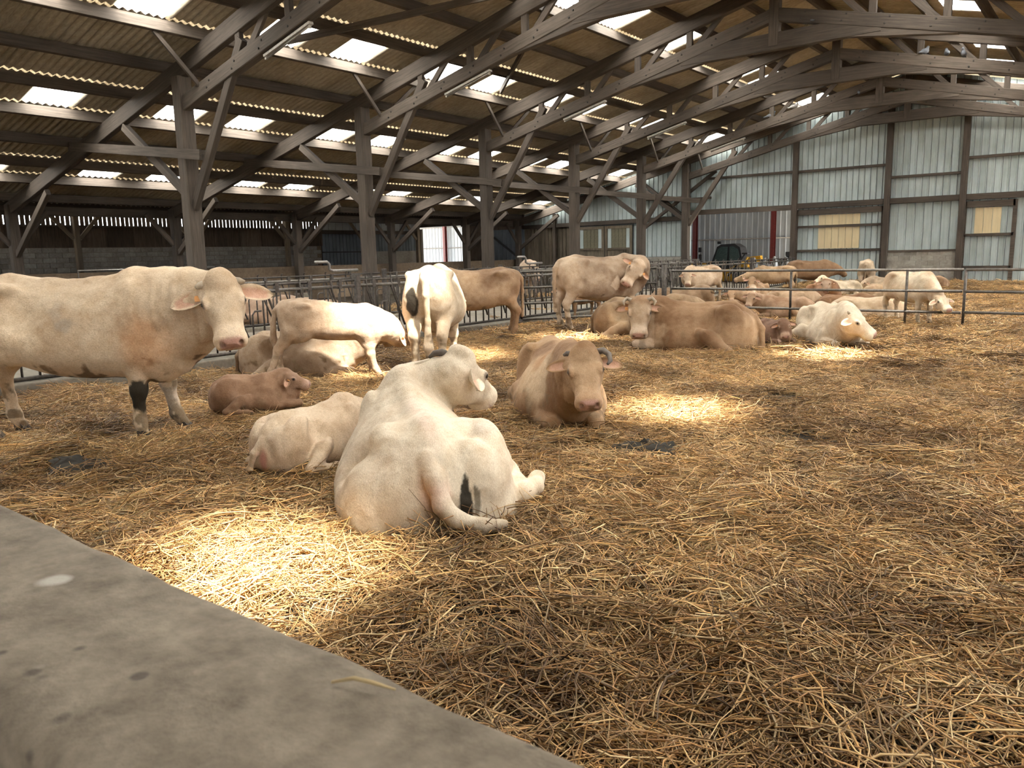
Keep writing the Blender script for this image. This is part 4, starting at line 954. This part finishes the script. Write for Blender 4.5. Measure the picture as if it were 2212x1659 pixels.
def clump(n,rad,wmul,seed,hmax=.10):
    g=np.random.default_rng(seed); V=[];Q=[];C=[]
    main=g.uniform(0,math.pi)
    for i in range(n):
        L=g.uniform(.10,.36); w=g.uniform(.0022,.0050)*wmul; r=rad*math.sqrt(g.random()); t=g.uniform(0,2*math.pi)
        a=main+g.normal(0,.8) if g.random()<.55 else g.uniform(0,2*math.pi)
        c=np.array([r*math.cos(t),r*math.sin(t),g.uniform(.0,hmax)**1.0]); tilt=g.normal(0,.16) if g.random()<.93 else g.uniform(.3,1.0)
        d=np.array([math.cos(a)*math.cos(tilt),math.sin(a)*math.cos(tilt),math.sin(tilt)]); bend=g.normal(0,.10)*L; kink=g.normal(0,.06)*L
        s=np.array([-math.sin(a),math.cos(a),0]); u=np.cross(d,s); col=PAL[g.integers(len(PAL))]*g.choice([.55,.8,1.0,1.15,1.35])*g.uniform(.9,1.1)*np.array([1.10,1.02,.84])
        b0=len(V)
        for k in range(4):
            f=k/3-.5; p=c+d*(L*f)+s*(bend*(f*f*4-.5)+(kink if k==1 else 0))-np.array([0,0,.25*L*f*f*g.uniform(.2,1)])
            ww=w*(1,1,.95,.6)[k]
            for q in range(3):
                an=q*2.0944; V.append(p+s*(ww*math.cos(an))+u*(ww*math.sin(an))); C.append(col)
        for k in range(3):
            for q in range(3): Q.append((b0+3*k+q,b0+3*k+(q+1)%3,b0+3*k+3+(q+1)%3,b0+3*k+3+q))
    return mesh_np('straw_clump',np.array(V),np.array(Q),STRAW,False,np.array(C))
def scatter():
    coll=bpy.data.collections.new('straw_clumps')
    NV=12
    for i in range(NV):
        o=bpy.data.objects.new('straw_clump_%02d'%i,clump(210 if i<8 else 190,.34,.80 if i<8 else 1.35,100+i,.075)); coll.objects.link(o)
    fz=lambda P:(fbm(P,.55,3)-.5)*.10+(fbm(P,2.2,6)-.5)*.06+.26*np.clip((P[:,1]-28)/6,0,1)-.085
    pts=[]
    def zone(x0,x1,y0,y1,dens,kinds):
        n=int((x1-x0)*(y1-y0)*dens); P=np.stack([RNG.uniform(x0,x1,n),RNG.uniform(y0,y1,n),np.zeros(n)],1)
        # patchy cover: thin where the litter is trodden bare
        keep=fbm(P,.8,21)+RNG.uniform(-.12,.12,n)>.36; P=P[keep]
        P[:,2]=fz(P)+RNG.uniform(-.02,.035,len(P)); pts.append((P,RNG.integers(kinds[0],kinds[1],len(P))))
    zone(-10.7,4.5,.62,6.0,23,(0,8)); zone(-10.7,6,6.0,12,16,(0,8)); zone(-10.7,8,12,20,13,(8,12)); zone(-10.7,8,20,YG-.5,10,(8,12)); zone(-20,-16,8,26,6,(8,12)); zone(-15,-11.6,2,30,.25,(8,12))
    P=np.concatenate([p for p,_ in pts]); K=np.concatenate([k for _,k in pts]); n=len(P)
    for (hx,hy,hr) in ((-4.1,5.45,.0),): pass
    me=bpy.data.meshes.new('straw'); me.vertices.add(n); me.vertices.foreach_set('co',P.astype(np.float32).ravel())
    rot=np.stack([RNG.normal(0,.10,n),RNG.normal(0,.10,n),RNG.uniform(0,6.283,n)],1).astype(np.float32)
    a=me.attributes.new('rot','FLOAT_VECTOR','POINT'); a.data.foreach_set('vector',rot.ravel())
    a=me.attributes.new('sca','FLOAT','POINT'); a.data.foreach_set('value',RNG.uniform(.8,1.25,n).astype(np.float32))
    a=me.attributes.new('kind','INT','POINT'); a.data.foreach_set('value',K.astype(np.int32))
    me.materials.append(STRAW)
    o=link('straw',me); tag(o,'loose golden straw bedding spread over the pens','straw',kind='stuff')
    ng=bpy.data.node_groups.new('straw_scatter','GeometryNodeTree'); ng.interface.new_socket('Geometry',in_out='INPUT',socket_type='NodeSocketGeometry'); ng.interface.new_socket('Geometry',in_out='OUTPUT',socket_type='NodeSocketGeometry')
    N=ng.nodes; L=ng.links; gi=N.new('NodeGroupInput'); go=N.new('NodeGroupOutput'); ip=N.new('GeometryNodeInstanceOnPoints'); ci=N.new('GeometryNodeCollectionInfo')
    ci.inputs['Collection'].default_value=coll; ci.inputs['Separate Children'].default_value=True; ci.inputs['Reset Children'].default_value=True
    def at(nm,ty):
        q=N.new('GeometryNodeInputNamedAttribute'); q.data_type=ty; q.inputs['Name'].default_value=nm; return q.outputs['Attribute']
    mp=N.new('GeometryNodeMeshToPoints'); L.new(gi.outputs[0],mp.inputs['Mesh']); L.new(mp.outputs[0],ip.inputs['Points']); L.new(ci.outputs[0],ip.inputs['Instance']); ip.inputs['Pick Instance'].default_value=True
    L.new(at('kind','INT'),ip.inputs['Instance Index'])
    er=N.new('FunctionNodeEulerToRotation'); L.new(at('rot','FLOAT_VECTOR'),er.inputs[0]); L.new(er.outputs[0],ip.inputs['Rotation']); L.new(at('sca','FLOAT'),ip.inputs['Scale']); L.new(ip.outputs[0],go.inputs[0])
    md=o.modifiers.new('scatter','NODES'); md.node_group=ng
scatter()
# ------------------------------------------------------------------ the cattle
CREAM=(.79,.64,.46); WHITE=(.80,.70,.55); TAN=(.52,.33,.18); LTAN=(.68,.49,.31); BROWN=(.40,.22,.12); RED=(.50,.26,.13)
DUNG=(.035,.028,.018)
def mk(label, pos, yaw, poll, dr, up, s=1.0, **kw):
    """poll in world metres; dr / up = right, up, towards-the-viewer components as seen from the wall"""
    pos=tuple(pos)+((0,) if len(pos)==2 else ()); a=math.radians(yaw); ca,sa=math.cos(a),math.sin(a)
    T=-np.array([pos[0],pos[1]]); T/=np.linalg.norm(T); R=np.array([-T[1],T[0]])
    loc=lambda X,Y:(ca*X+sa*Y,-sa*X+ca*Y)
    def vec(v):
        wv=R*v[0]+T*v[2]; l=loc(wv[0],wv[1]); return (l[0],l[1],v[1])
    l=loc(poll[0]-pos[0],poll[1]-pos[1])
    hd=dict(poll=(l[0]/s,l[1]/s,(poll[2]-pos[2])/s),dir=vec(dr),up=vec(up))
    if 'hs' in kw: hd['s']=kw.pop('hs')
    return cow(dict(kw,label=label,pos=pos,yaw=yaw,s=s,head=hd))
SHORTHORN=lambda m='horn':[dict(p=[(-.01,sd*.09,.0),(-.005,sd*.14,.0),(.01,sd*.175,.005)],r=.04,m=m) for sd in (-1,1)]
# standing cream cow on the left
mk('large cream cow standing with dung-stained foreleg, looking towards the wall',(-7.72,3.30),36,(-6.36,3.96,1.40),(.03,-.88,.46),(-.13,.46,.87),s=1.05,cell=.015,hs=1.13,ear_s=1.15,
   coat=CREAM,coat2=(.72,.54,.36),mottle=.8,tuft=1.25,horns=SHORTHORN(),seed=3,neck_low=(.86,0,.80),fold=.007,ear=(-.12,-.16),tagsides=(-1,),neck_w=1.25,fat=1.05,udder=0,dirt=1.0,
   body=[(-.95,1.26,1.06,.10),(-.9,1.36,.92,.20),(-.75,1.42,.78,.28),(-.5,1.42,.66,.325),(-.2,1.38,.56,.36),(.1,1.37,.52,.37),(.4,1.40,.52,.34),(.62,1.44,.49,.30),(.8,1.38,.47,.26),(.94,1.24,.58,.19)],
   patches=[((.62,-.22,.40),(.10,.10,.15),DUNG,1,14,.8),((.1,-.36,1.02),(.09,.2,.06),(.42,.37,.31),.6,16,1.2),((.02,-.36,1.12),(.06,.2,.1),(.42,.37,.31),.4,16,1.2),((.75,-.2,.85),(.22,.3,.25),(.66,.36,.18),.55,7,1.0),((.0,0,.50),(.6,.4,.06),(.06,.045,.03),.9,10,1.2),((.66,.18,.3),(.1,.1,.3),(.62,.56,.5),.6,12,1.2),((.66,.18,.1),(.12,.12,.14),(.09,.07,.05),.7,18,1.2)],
   legs=dict(fr=[(.60,-.19,.78),(.60,-.20,.43),(.58,-.19,.15),(.60,-.19,.055)],fl=[(.64,.17,.78),(.68,.18,.43),(.74,.17,.15),(.80,.17,.055)]))
# big white cow lying in the middle, seen from behind
mk('big white cow lying with its back to the wall, dung under the tail',(-3.90,3.86,-.16),143,(-4.02,4.50,.80),(.48,-.58,-.66),(.50,.80,-.30),s=1.0,cell=.013,hs=1.08,lie=True,
   coat=WHITE,coat2=(.82,.69,.54),mottle=.7,tuft=1.3,seed=5,fat=1.08,dirt=.25,bony=1.7,neck_w=1.05,neck_bow=(.28,.02,-.02),
   body=[(-.99,.40,.10,.20),(-.92,.52,.02,.34),(-.74,.66,-.04,.46),(-.45,.72,-.06,.50),(-.15,.72,-.06,.50),(.15,.75,-.06,.48),(.42,.82,-.05,.42),(.64,.88,-.02,.32),(.82,.82,.06,.24),(.94,.68,.18,.16)],
   limbs=[('e',(.56,-.24,.42),(.22,.12,.34)),('e',(.56,.24,.42),(.22,.12,.34)),('e',(-.55,-.36,.38),(.34,.17,.33)),('e',(-.78,-.24,.34),(.2,.2,.30)),('e',(-.6,.36,.24),(.34,.2,.28)),('e',(-.80,.22,.26),(.18,.2,.26)),
          ('l',[(-.45,-.40,.40),(-.25,-.56,.24)],[.18,.12]),('h',[(-.25,-.58,.24),(-.64,-.60,.22),(-.60,-.70,.24),(-.47,-.75,.25),(-.40,-.78,.24)],[.10,.075,.055,.05,.05]),
          ('h',[(.48,-.30,.26),(.40,-.34,.12),(.84,-.26,.12),(.62,-.20,.05),(.52,-.17,.03)],[.13,.11,.075,.05,.045]),('h',[(.48,.30,.26),(.40,.34,.12),(.84,.26,.12),(.62,.20,.05),(.52,.17,.03)],[.13,.11,.075,.05,.045])],
   tail=[(-.88,.06,.56),(-.99,.03,.46),(-1.06,0,.32),(-1.13,-.07,.25),(-1.20,-.20,.225),(-1.20,-.33,.22)],tail_r=[.055,.06,.055,.048,.04,.03],
   dent=[((-.66,.20,.80),(.16,.10,.10)),((-.30,-.24,.86),(.13,.10,.12))],
   patches=[((-.98,-.15,.30),(.14,.042,.19),DUNG,1,16,1.0),((-.94,-.22,.30),(.1,.025,.1),(.12,.10,.07),.8,20,1.0),((-.62,-.34,.66),(.15,.1,.08),(.52,.48,.43),.5,15,1.6),((-.95,.03,.36),(.16,.09,.16),(.82,.55,.46),.7,8,.5),((-.4,0,.72),(.5,.07,.2),(.84,.66,.58),.5,8,.5)],
   tag=False,horns=[dict(p=[(-.02,.10,.0),(-.05,.15,.0),(-.07,.19,-.03),(-.06,.22,-.07)],r=.034,m='darkhorn')],ear={1:(-.5,.5),-1:(-.45,.65)},ear_s=1.25,ridge=.03)
# cream calf lying beside it
mk('cream calf lying curled beside the big white cow, head behind its shoulder',(-5.05,3.86,-.01),98,(-5.14,4.52,.34),(.80,-.52,-.15),(.35,.75,.55),s=.56,cell=.0125,hs=1.05,calf=1,lie=True,coat=(.80,.65,.48),coat2=(.78,.60,.42),seed=8,dirt=.12,mottle=.5,
   lean=-1,neck_bow=(0,0,.02),tail=[(-.92,0,.52),(-1.04,.06,.36),(-1.06,.14,.14),(-.98,.24,.05)],patches=[((-1.0,-.05,.26),(.1,.07,.14),(.72,.34,.30),.8,9,.5)])
# small brown calf
mk('small reddish-brown calf lying with its muzzle raised beside the curled cream calf',(-7.22,4.80,.03),60,(-7.00,5.06,.40),(.86,-.42,.12),(.3,.9,.25),s=.47,cell=.0125,hs=1.18,calf=1,lie=True,coat=(.50,.31,.19),coat2=(.42,.25,.14),seed=9,face=(.45,.27,.17),muz=(.50,.34,.26),nose=(.45,.3,.25),lean=-1,dirt=.3,neck_bow=(.05,0,.05),tagsides=(-1,),
   tail=[],neck_w=.9)
# suckling calf
mk('tan calf standing with its head under the cow showing its rump',(-8.40,6.88),42,(-7.81,7.46,.62),(.86,-.34,-.38),(.2,.9,.25),s=.77,cell=.014,hs=1.02,calf=1,coat=(.68,.52,.37),coat2=(.58,.42,.28),face=(.62,.42,.27),seed=12,leg_w=1.08,tagsides=(-1,),
   body=[(-.95,1.26,1.06,.10),(-.9,1.34,.94,.20),(-.75,1.39,.84,.26),(-.5,1.38,.74,.29),(-.2,1.33,.68,.31),(.1,1.29,.66,.31),(.4,1.26,.66,.29),(.62,1.25,.66,.25),(.8,1.14,.66,.22),(.92,1.02,.72,.15)],neck_top=(.62,0,1.08),neck_mid=(.74,0,.95),neck_low=(.80,0,.84),
   legs=dict(hl=[(-.72,.18,.84),(-1.02,.17,.52),(-1.02,.17,.16),(-.97,.17,.055)],hr=[(-.72,-.18,.84),(-.96,-.17,.52),(-1.10,-.16,.16),(-1.06,-.16,.055)],fr=[(.60,-.15,.74),(.62,-.16,.42),(.70,-.16,.15),(.76,-.16,.055)],fl=[(.56,.15,.74),(.56,.16,.42),(.60,.15,.15),(.66,.15,.055)]),
   tail=[(-.90,0,1.31),(-1.0,0,1.2),(-1.05,0,1.0),(-1.06,0,.7),(-1.02,0,.5)],tail_r=[.05,.045,.045,.06,.03],patches=[((-.3,-.3,.95),(.25,.2,.12),(.5,.36,.24),.5,14,1.3)])
# cow seen from behind
mk('cream cow standing rump-on with a dung patch on its thigh, calf at its side',(-7.88,8.31),126,(-8.62,9.32,1.02),(0,-.75,-.65),(0,.65,-.75),s=1.0,cell=.016,coat=(.76,.63,.46),coat2=(.74,.60,.42),seed=14,fat=1.16,udder=1,dirt=.8,
   tail=[(-.90,0,1.37),(-1.0,-.01,1.3),(-1.04,-.02,1.1),(-1.03,-.03,.75),(-1.01,-.02,.40),(-1.0,-.02,.22)],tail_r=[.07,.06,.042,.036,.065,.03],
   patches=[((-.92,.19,.98),(.3,.085,.21),DUNG,1,12,.7),((-.9,-.2,.9),(.3,.1,.3),(.72,.58,.42),.5,14,1.2),((-.9,.2,.35),(.3,.1,.25),(.40,.32,.22),.5,14,1.2)])
# tan cow behind it at the feed barrier
mk('tan cow standing side-on at the feed barrier behind the rump-on cream cow',(-10.20,11.95),230,(-10.74,11.02,1.02),(-.72,-.62,.30),(-.5,.8,.2),s=.92,cell=.02,coat=(.60,.42,.26),coat2=(.48,.31,.18),seed=15,mottle=1.2,dirt=.8,fat=1.05,
   patches=[((-.75,0,.2),(.4,.5,.45),(.30,.17,.09),.7,6,.7),((.2,0,1.2),(.3,.5,.3),(.68,.48,.30),.5,6,1.0)])
# lying behind the suckling calf
mk('pale tan cow lying against the feed barrier behind the suckling calf',(-9.45,7.05,-.12),42,(-8.6,7.9,.62),(.5,-.6,-.6),(.6,.7,-.1),s=.84,cell=.02,lie=True,coat=(.62,.48,.34),coat2=(.46,.32,.20),seed=17,dirt=1,lean=-1,fat=1.06,mottle=1.2)
# horned tan cow facing the wall
mk('tan cow lying and facing the wall, one dark horn curling down',(-4.60,6.66,-.10),-46,(-3.78,5.88,.70),(.07,-.80,.58),(0,.56,.82),s=.96,cell=.014,hs=1.06,lie=True,coat=(.60,.39,.21),coat2=(.48,.28,.13),seed=21,mottle=1.2,tuft=1.35,dirt=.7,face=(.66,.45,.26),neck_w=1.05,tag=False,fat=.98,
   horns=[dict(p=[(-.02,-.10,.0),(-.03,-.15,.0),(-.02,-.18,-.01)],r=.032,m='darkhorn'),dict(p=[(-.02,.10,.0),(-.03,.17,.01),(.02,.215,.02),(.09,.22,.03),(.13,.19,.05)],r=.034,m='darkhorn')],
   patches=[((.55,-.3,.5),(.2,.2,.3),(.80,.64,.45),.75,7,1.1),((.15,-.45,.55),(.25,.3,.25),(.76,.58,.38),.6,7,1.1),((.3,-.3,.75),(.22,.2,.16),(.48,.27,.13),.8,8,1.0)],
   ear={1:(-.1,-.12),-1:(-.15,.02)},limbs=[(q[0],[(p[0],p[1]*.78,p[2]) for p in q[1]] if q[0]!='e' else (q[1][0],q[1][1]*.82,q[1][2]),q[2]) for q in lie_limbs(1)])
# standing tan cow grooming
mk('tan cow standing by the angled gate, head turned back to lick itself',(-8.80,14.32),62,(-7.92,14.45,1.33),(-.55,-.76,.30),(.40,.30,.86),s=1.06,cell=.018,hs=1.0,coat=(.58,.44,.31),coat2=(.45,.31,.20),seed=23,mottle=1.2,dirt=.9,neck_bow=(.35,.1,.1),neck_top=(.70,-.02,1.26),
   legc=(.72,.60,.46),patches=[((.3,-.35,.85),(.12,.2,.16),(.24,.12,.06),.8,10,1.0),((-.8,0,1.1),(.28,.5,.5),(.74,.59,.43),.7,5,.8)])
# lying tan cow with two horns
mk('tan cow lying side-on in the straw, face to the wall, two short curved horns',(-5.66,12.28,-.10),188,(-6.43,11.72,.77),(0,-.94,.34),(0,.35,.94),s=1.04,cell=.016,hs=1.18,lie=True,coat=(.52,.33,.18),coat2=(.43,.25,.12),seed=25,face=(.64,.48,.32),muz=(.72,.58,.44),mottle=1.0,dirt=.4,lean=1,neck_w=1.05,tagsides=(-1,),
   horns=[dict(p=[(-.02,sd*.10,.0),(-.05,sd*.17,.01),(.0,sd*.215,.03),(.06,sd*.20,.05)],r=.036) for sd in (-1,1)],
   patches=[((.6,.28,.3),(.3,.2,.2),(.74,.56,.38),.6,7,1.2),((-.8,.2,.3),(.35,.4,.35),(.70,.52,.34),.8,6,.7),((.9,0,.3),(.16,.3,.4),(.66,.50,.34),.7,6,.7)])
mk('tan cow lying with its rump out behind the two-horned lying cow',(-7.45,13.75,-.12),16,(-6.5,14.3,.60),(.7,-.6,-.3),(.6,.7,0),s=1.0,cell=.022,lie=True,coat=(.55,.39,.23),coat2=(.42,.28,.16),seed=27,dirt=.7,mottle=1.2)
mk('white cow lying asleep by the long gate, muzzle resting low',(-3.98,14.0,-.08),-52,(-3.40,13.12,.55),(.70,-.62,.10),(.62,.68,.35),s=.88,cell=.018,hs=1.12,lie=True,coat=(.84,.74,.58),coat2=(.80,.67,.50),seed=29,dirt=.25,tag=False,neck_w=1.15,fat=.9,ear={1:(-.15,.1),-1:(-.1,.25)},
   horns=[dict(p=[(-.03,sd*.09,.0),(-.06,sd*.11,.02),(-.09,sd*.11,.03)],r=.03) for sd in (-1,1)])
mk('dark brown calf lying pressed against the sleeping white cow',(-4.85,13.61,-.03),-40,(-4.56,13.30,.38),(.15,-.85,.5),(0,.5,.86),s=.50,cell=.016,hs=1.2,calf=1,lie=True,coat=(.36,.20,.12),coat2=(.28,.15,.09),face=(.32,.18,.11),muz=(.55,.40,.30),seed=31)
mk('cream cow lying flat just beyond the long gate',(-4.75,19.45,-.26),8,(-5.45,19.8,.25),(-.6,-.7,-.2),(0,.9,-.4),s=.86,cell=.025,lie=True,coat=(.80,.64,.45),coat2=(.72,.54,.35),seed=33,neck_top=(-.2,0,.5),neck_mid=(-.3,.1,.4),neck_low=(-.3,.1,.3),tag=False,dewlap=0)
mk('white calf standing beyond the long gate, head pushed down between the rails',(-3.63,18.38),-42,(-2.93,17.63,.575),(.45,-.62,.62),(.25,.78,.55),s=.74,cell=.02,hs=1.02,calf=1,coat=(.84,.72,.54),coat2=(.80,.62,.43),seed=35,tag=False,neck_bow=(.04,0,.02),ear=(-.05,-.35))
# background animals beyond the gate
mk('tan calf standing side-on by the far feed barrier',(-9.70,27.3),196,(-10.58,26.75,.72),(-.92,-.35,.1),(-.2,.9,.1),s=.70,cell=.03,calf=1,coat=(.66,.47,.28),coat2=(.56,.38,.21),seed=41,tag=False)
mk('brown calf standing near the gable wall behind the side-on tan calf',(-9.1,29.2),25,(-8.3,29.9,.9),(.6,-.6,-.5),(.5,.7,-.3),s=.80,cell=.03,calf=1,coat=(.42,.26,.14),coat2=(.36,.21,.11),seed=42,tag=False)
mk('pale calf standing rump-on beside the brown calf near the gable wall',(-7.5,30.5),100,(-7.7,31.5,.8),(0,-.7,-.7),(0,.7,-.7),s=.78,cell=.03,calf=1,coat=(.70,.56,.40),seed=43,tag=False)
mk('white-faced calf lying and facing the long gate',(-8.85,23.0,-.04),-70,(-8.55,22.3,.56),(0,-.85,.5),(0,.5,.85),s=.55,cell=.026,hs=1.1,calf=1,lie=True,coat=(.66,.47,.30),face=(.78,.64,.48),seed=44,tag=False)
mk('tan calf lying just behind the white-faced calf',(-9.3,24.7,-.02),-80,(-9.2,23.9,.72),(-.1,-.85,.5),(0,.5,.85),s=.66,cell=.026,hs=1.1,calf=1,lie=True,coat=(.60,.40,.23),seed=45,tag=False)
mk('tan young cow lying beyond the long gate, head raised and ears up',(-6.35,18.75,-.06),190,(-6.95,18.05,.56),(-.25,-.82,.5),(-.2,.5,.84),s=.64,cell=.022,hs=1.05,calf=1,lie=True,coat=(.62,.42,.27),coat2=(.55,.34,.2),seed=46,tag=False)
mk('pale tan cow lying in the straw behind the young cow with raised ears',(-7.35,21.8,-.08),10,(-6.7,22.2,.35),(.7,-.65,-.2),(.6,.7,0),s=.66,cell=.028,lie=True,coat=(.66,.48,.31),coat2=(.55,.37,.22),seed=47,tag=False)
mk('reddish calf lying in the open straw and facing the long gate',(-7.2,24.5,-.04),-40,(-6.95,23.75,.66),(.05,-.85,.5),(0,.5,.85),s=.72,cell=.026,hs=1.05,calf=1,lie=True,coat=(.52,.28,.14),face=(.62,.46,.33),seed=48,tag=False)
mk('whitish calf lying with head raised, nearest the gable wall doorway',(-7.6,27.9,-.02),215,(-8.15,27.5,.66),(-.75,-.5,.4),(-.4,.8,.4),s=.62,cell=.03,calf=1,lie=True,coat=(.78,.66,.49),seed=49,tag=False)
mk('cream calf lying flat in front of the concrete block panel',(-6.6,29.4,.02),170,(-7.2,29.2,.45),(-.7,-.6,.3),(-.4,.8,.4),s=.64,cell=.03,calf=1,lie=True,coat=(.74,.58,.41),seed=50,tag=False)
mk('light tan calf lying with its back towards the long gate',(-6.0,26.6,-.06),15,(-5.4,27.0,.4),(.6,-.7,-.3),(.5,.7,-.2),s=.62,cell=.03,calf=1,lie=True,coat=(.68,.50,.32),seed=51,tag=False)
mk('reddish calf lying near the block panel with only its ears raised',(-5.5,30.6,.04),185,(-6.1,30.4,.55),(-.6,-.7,.3),(-.4,.8,.4),s=.62,cell=.03,calf=1,lie=True,coat=(.58,.38,.23),seed=52,tag=False)
mk('brown cow lying stretched out beyond the gate behind the sleeping white cow',(-5.6,20.7,-.14),10,(-4.8,20.6,.34),(.75,-.5,.3),(.3,.9,.2),s=.68,cell=.026,lie=True,coat=(.46,.27,.14),coat2=(.38,.21,.1),seed=53,tag=False)
mk('horned brownish cow lying low with its back to the long gate',(-9.80,20.2,-.14),40,(-9.15,20.5,.55),(.4,-.75,-.5),(.3,.8,-.4),s=.88,cell=.026,lie=True,coat=(.48,.33,.20),coat2=(.40,.26,.15),seed=54,tag=False,horns=[dict(p=[(-.02,sd*.1,0),(-.06,sd*.2,.02),(-.02,sd*.30,.05),(.06,sd*.33,.08)],r=.034) for sd in (-1,1)])
mk('orange-tan calf lying beyond the gate, only its head showing over the straw',(-8.55,21.75,-.06),-50,(-8.70,21.05,.46),(.1,-.85,.5),(0,.5,.85),s=.56,cell=.026,hs=1.1,calf=1,lie=True,coat=(.68,.46,.28),seed=55,tag=False)
mk('cream cow standing at the far feed barrier, pink-nosed face towards the gate',(-10.45,23.0),-110,(-10.45,22.0,.94),(.02,-.9,.43),(0,.43,.9),s=.78,cell=.024,coat=(.76,.60,.43),coat2=(.68,.5,.33),seed=56,tag=False)
mk('white-faced tan calf standing behind the angled gate',(-10.70,16.55),-100,(-10.85,15.85,.76),(0,-.9,.43),(0,.43,.9),s=.60,cell=.02,hs=1.08,calf=1,coat=(.58,.36,.20),face=(.76,.64,.50),seed=57,tag=False)
mk('pale cow lying in the pen across the feed alley',(-17.3,11.9,-.1),30,(-16.5,12.3,.62),(.6,-.6,.4),(.4,.7,.5),s=.9,cell=.035,lie=True,coat=(.70,.50,.36),seed=58,tag=False)
mk('pinkish pale calf lying by the far side barrier across the alley',(-17.1,13.6,-.06),200,(-17.8,13.4,.5),(-.6,-.6,.4),(-.4,.7,.5),s=.7,cell=.035,calf=1,lie=True,coat=(.72,.53,.40),seed=59,tag=False)
mk('pale cow standing across the feed alley behind the angled gate',(-17.6,23.6),-60,(-16.6,22.7,1.1),(.3,-.8,.4),(.2,.5,.8),s=.95,cell=.035,coat=(.70,.54,.40),seed=60,tag=False)

# ------------------------------------------------------------------ dung pats in the litter
def pat(x,y,r,label,seed):
    g=np.random.default_rng(seed); n=22; V=[(0,0,.035)]; Q=[]
    for k,(f,z) in enumerate(((.45,.04),(.8,.028),(1.0,-.02))):
        for i in range(n):
            a=2*math.pi*i/n; q=r*f*(1+.28*math.sin(3*a+seed)+.16*math.sin(7*a+seed*2)); V.append((q*math.cos(a),q*math.sin(a)*.7,z+g.normal(0,.014)))
    F_=[(0,1+i,1+(i+1)%n) for i in range(n)]
    for k in range(2): F_+=[(1+k*n+i,1+(k+1)*n+i,1+(k+1)*n+(i+1)%n,1+k*n+(i+1)%n) for i in range(n)]
    o=link('dung_pat',mesh('dung_pat',V,F_,DUNGM,True),None,(x,y,-.035)); tag(o,label,'dung')
DUNGM=plain_mat('wet_dung',(.020,.016,.010),.85)
pat(-3.05,5.75,.30,'dark wet dung pat in the straw right of the horned lying cow',3)
pat(-6.7,2.75,.34,'dark dung pat in the litter under the large cream cow',5)
pat(-8.2,5.0,.25,'dark dung pat near the small brown calf',8)
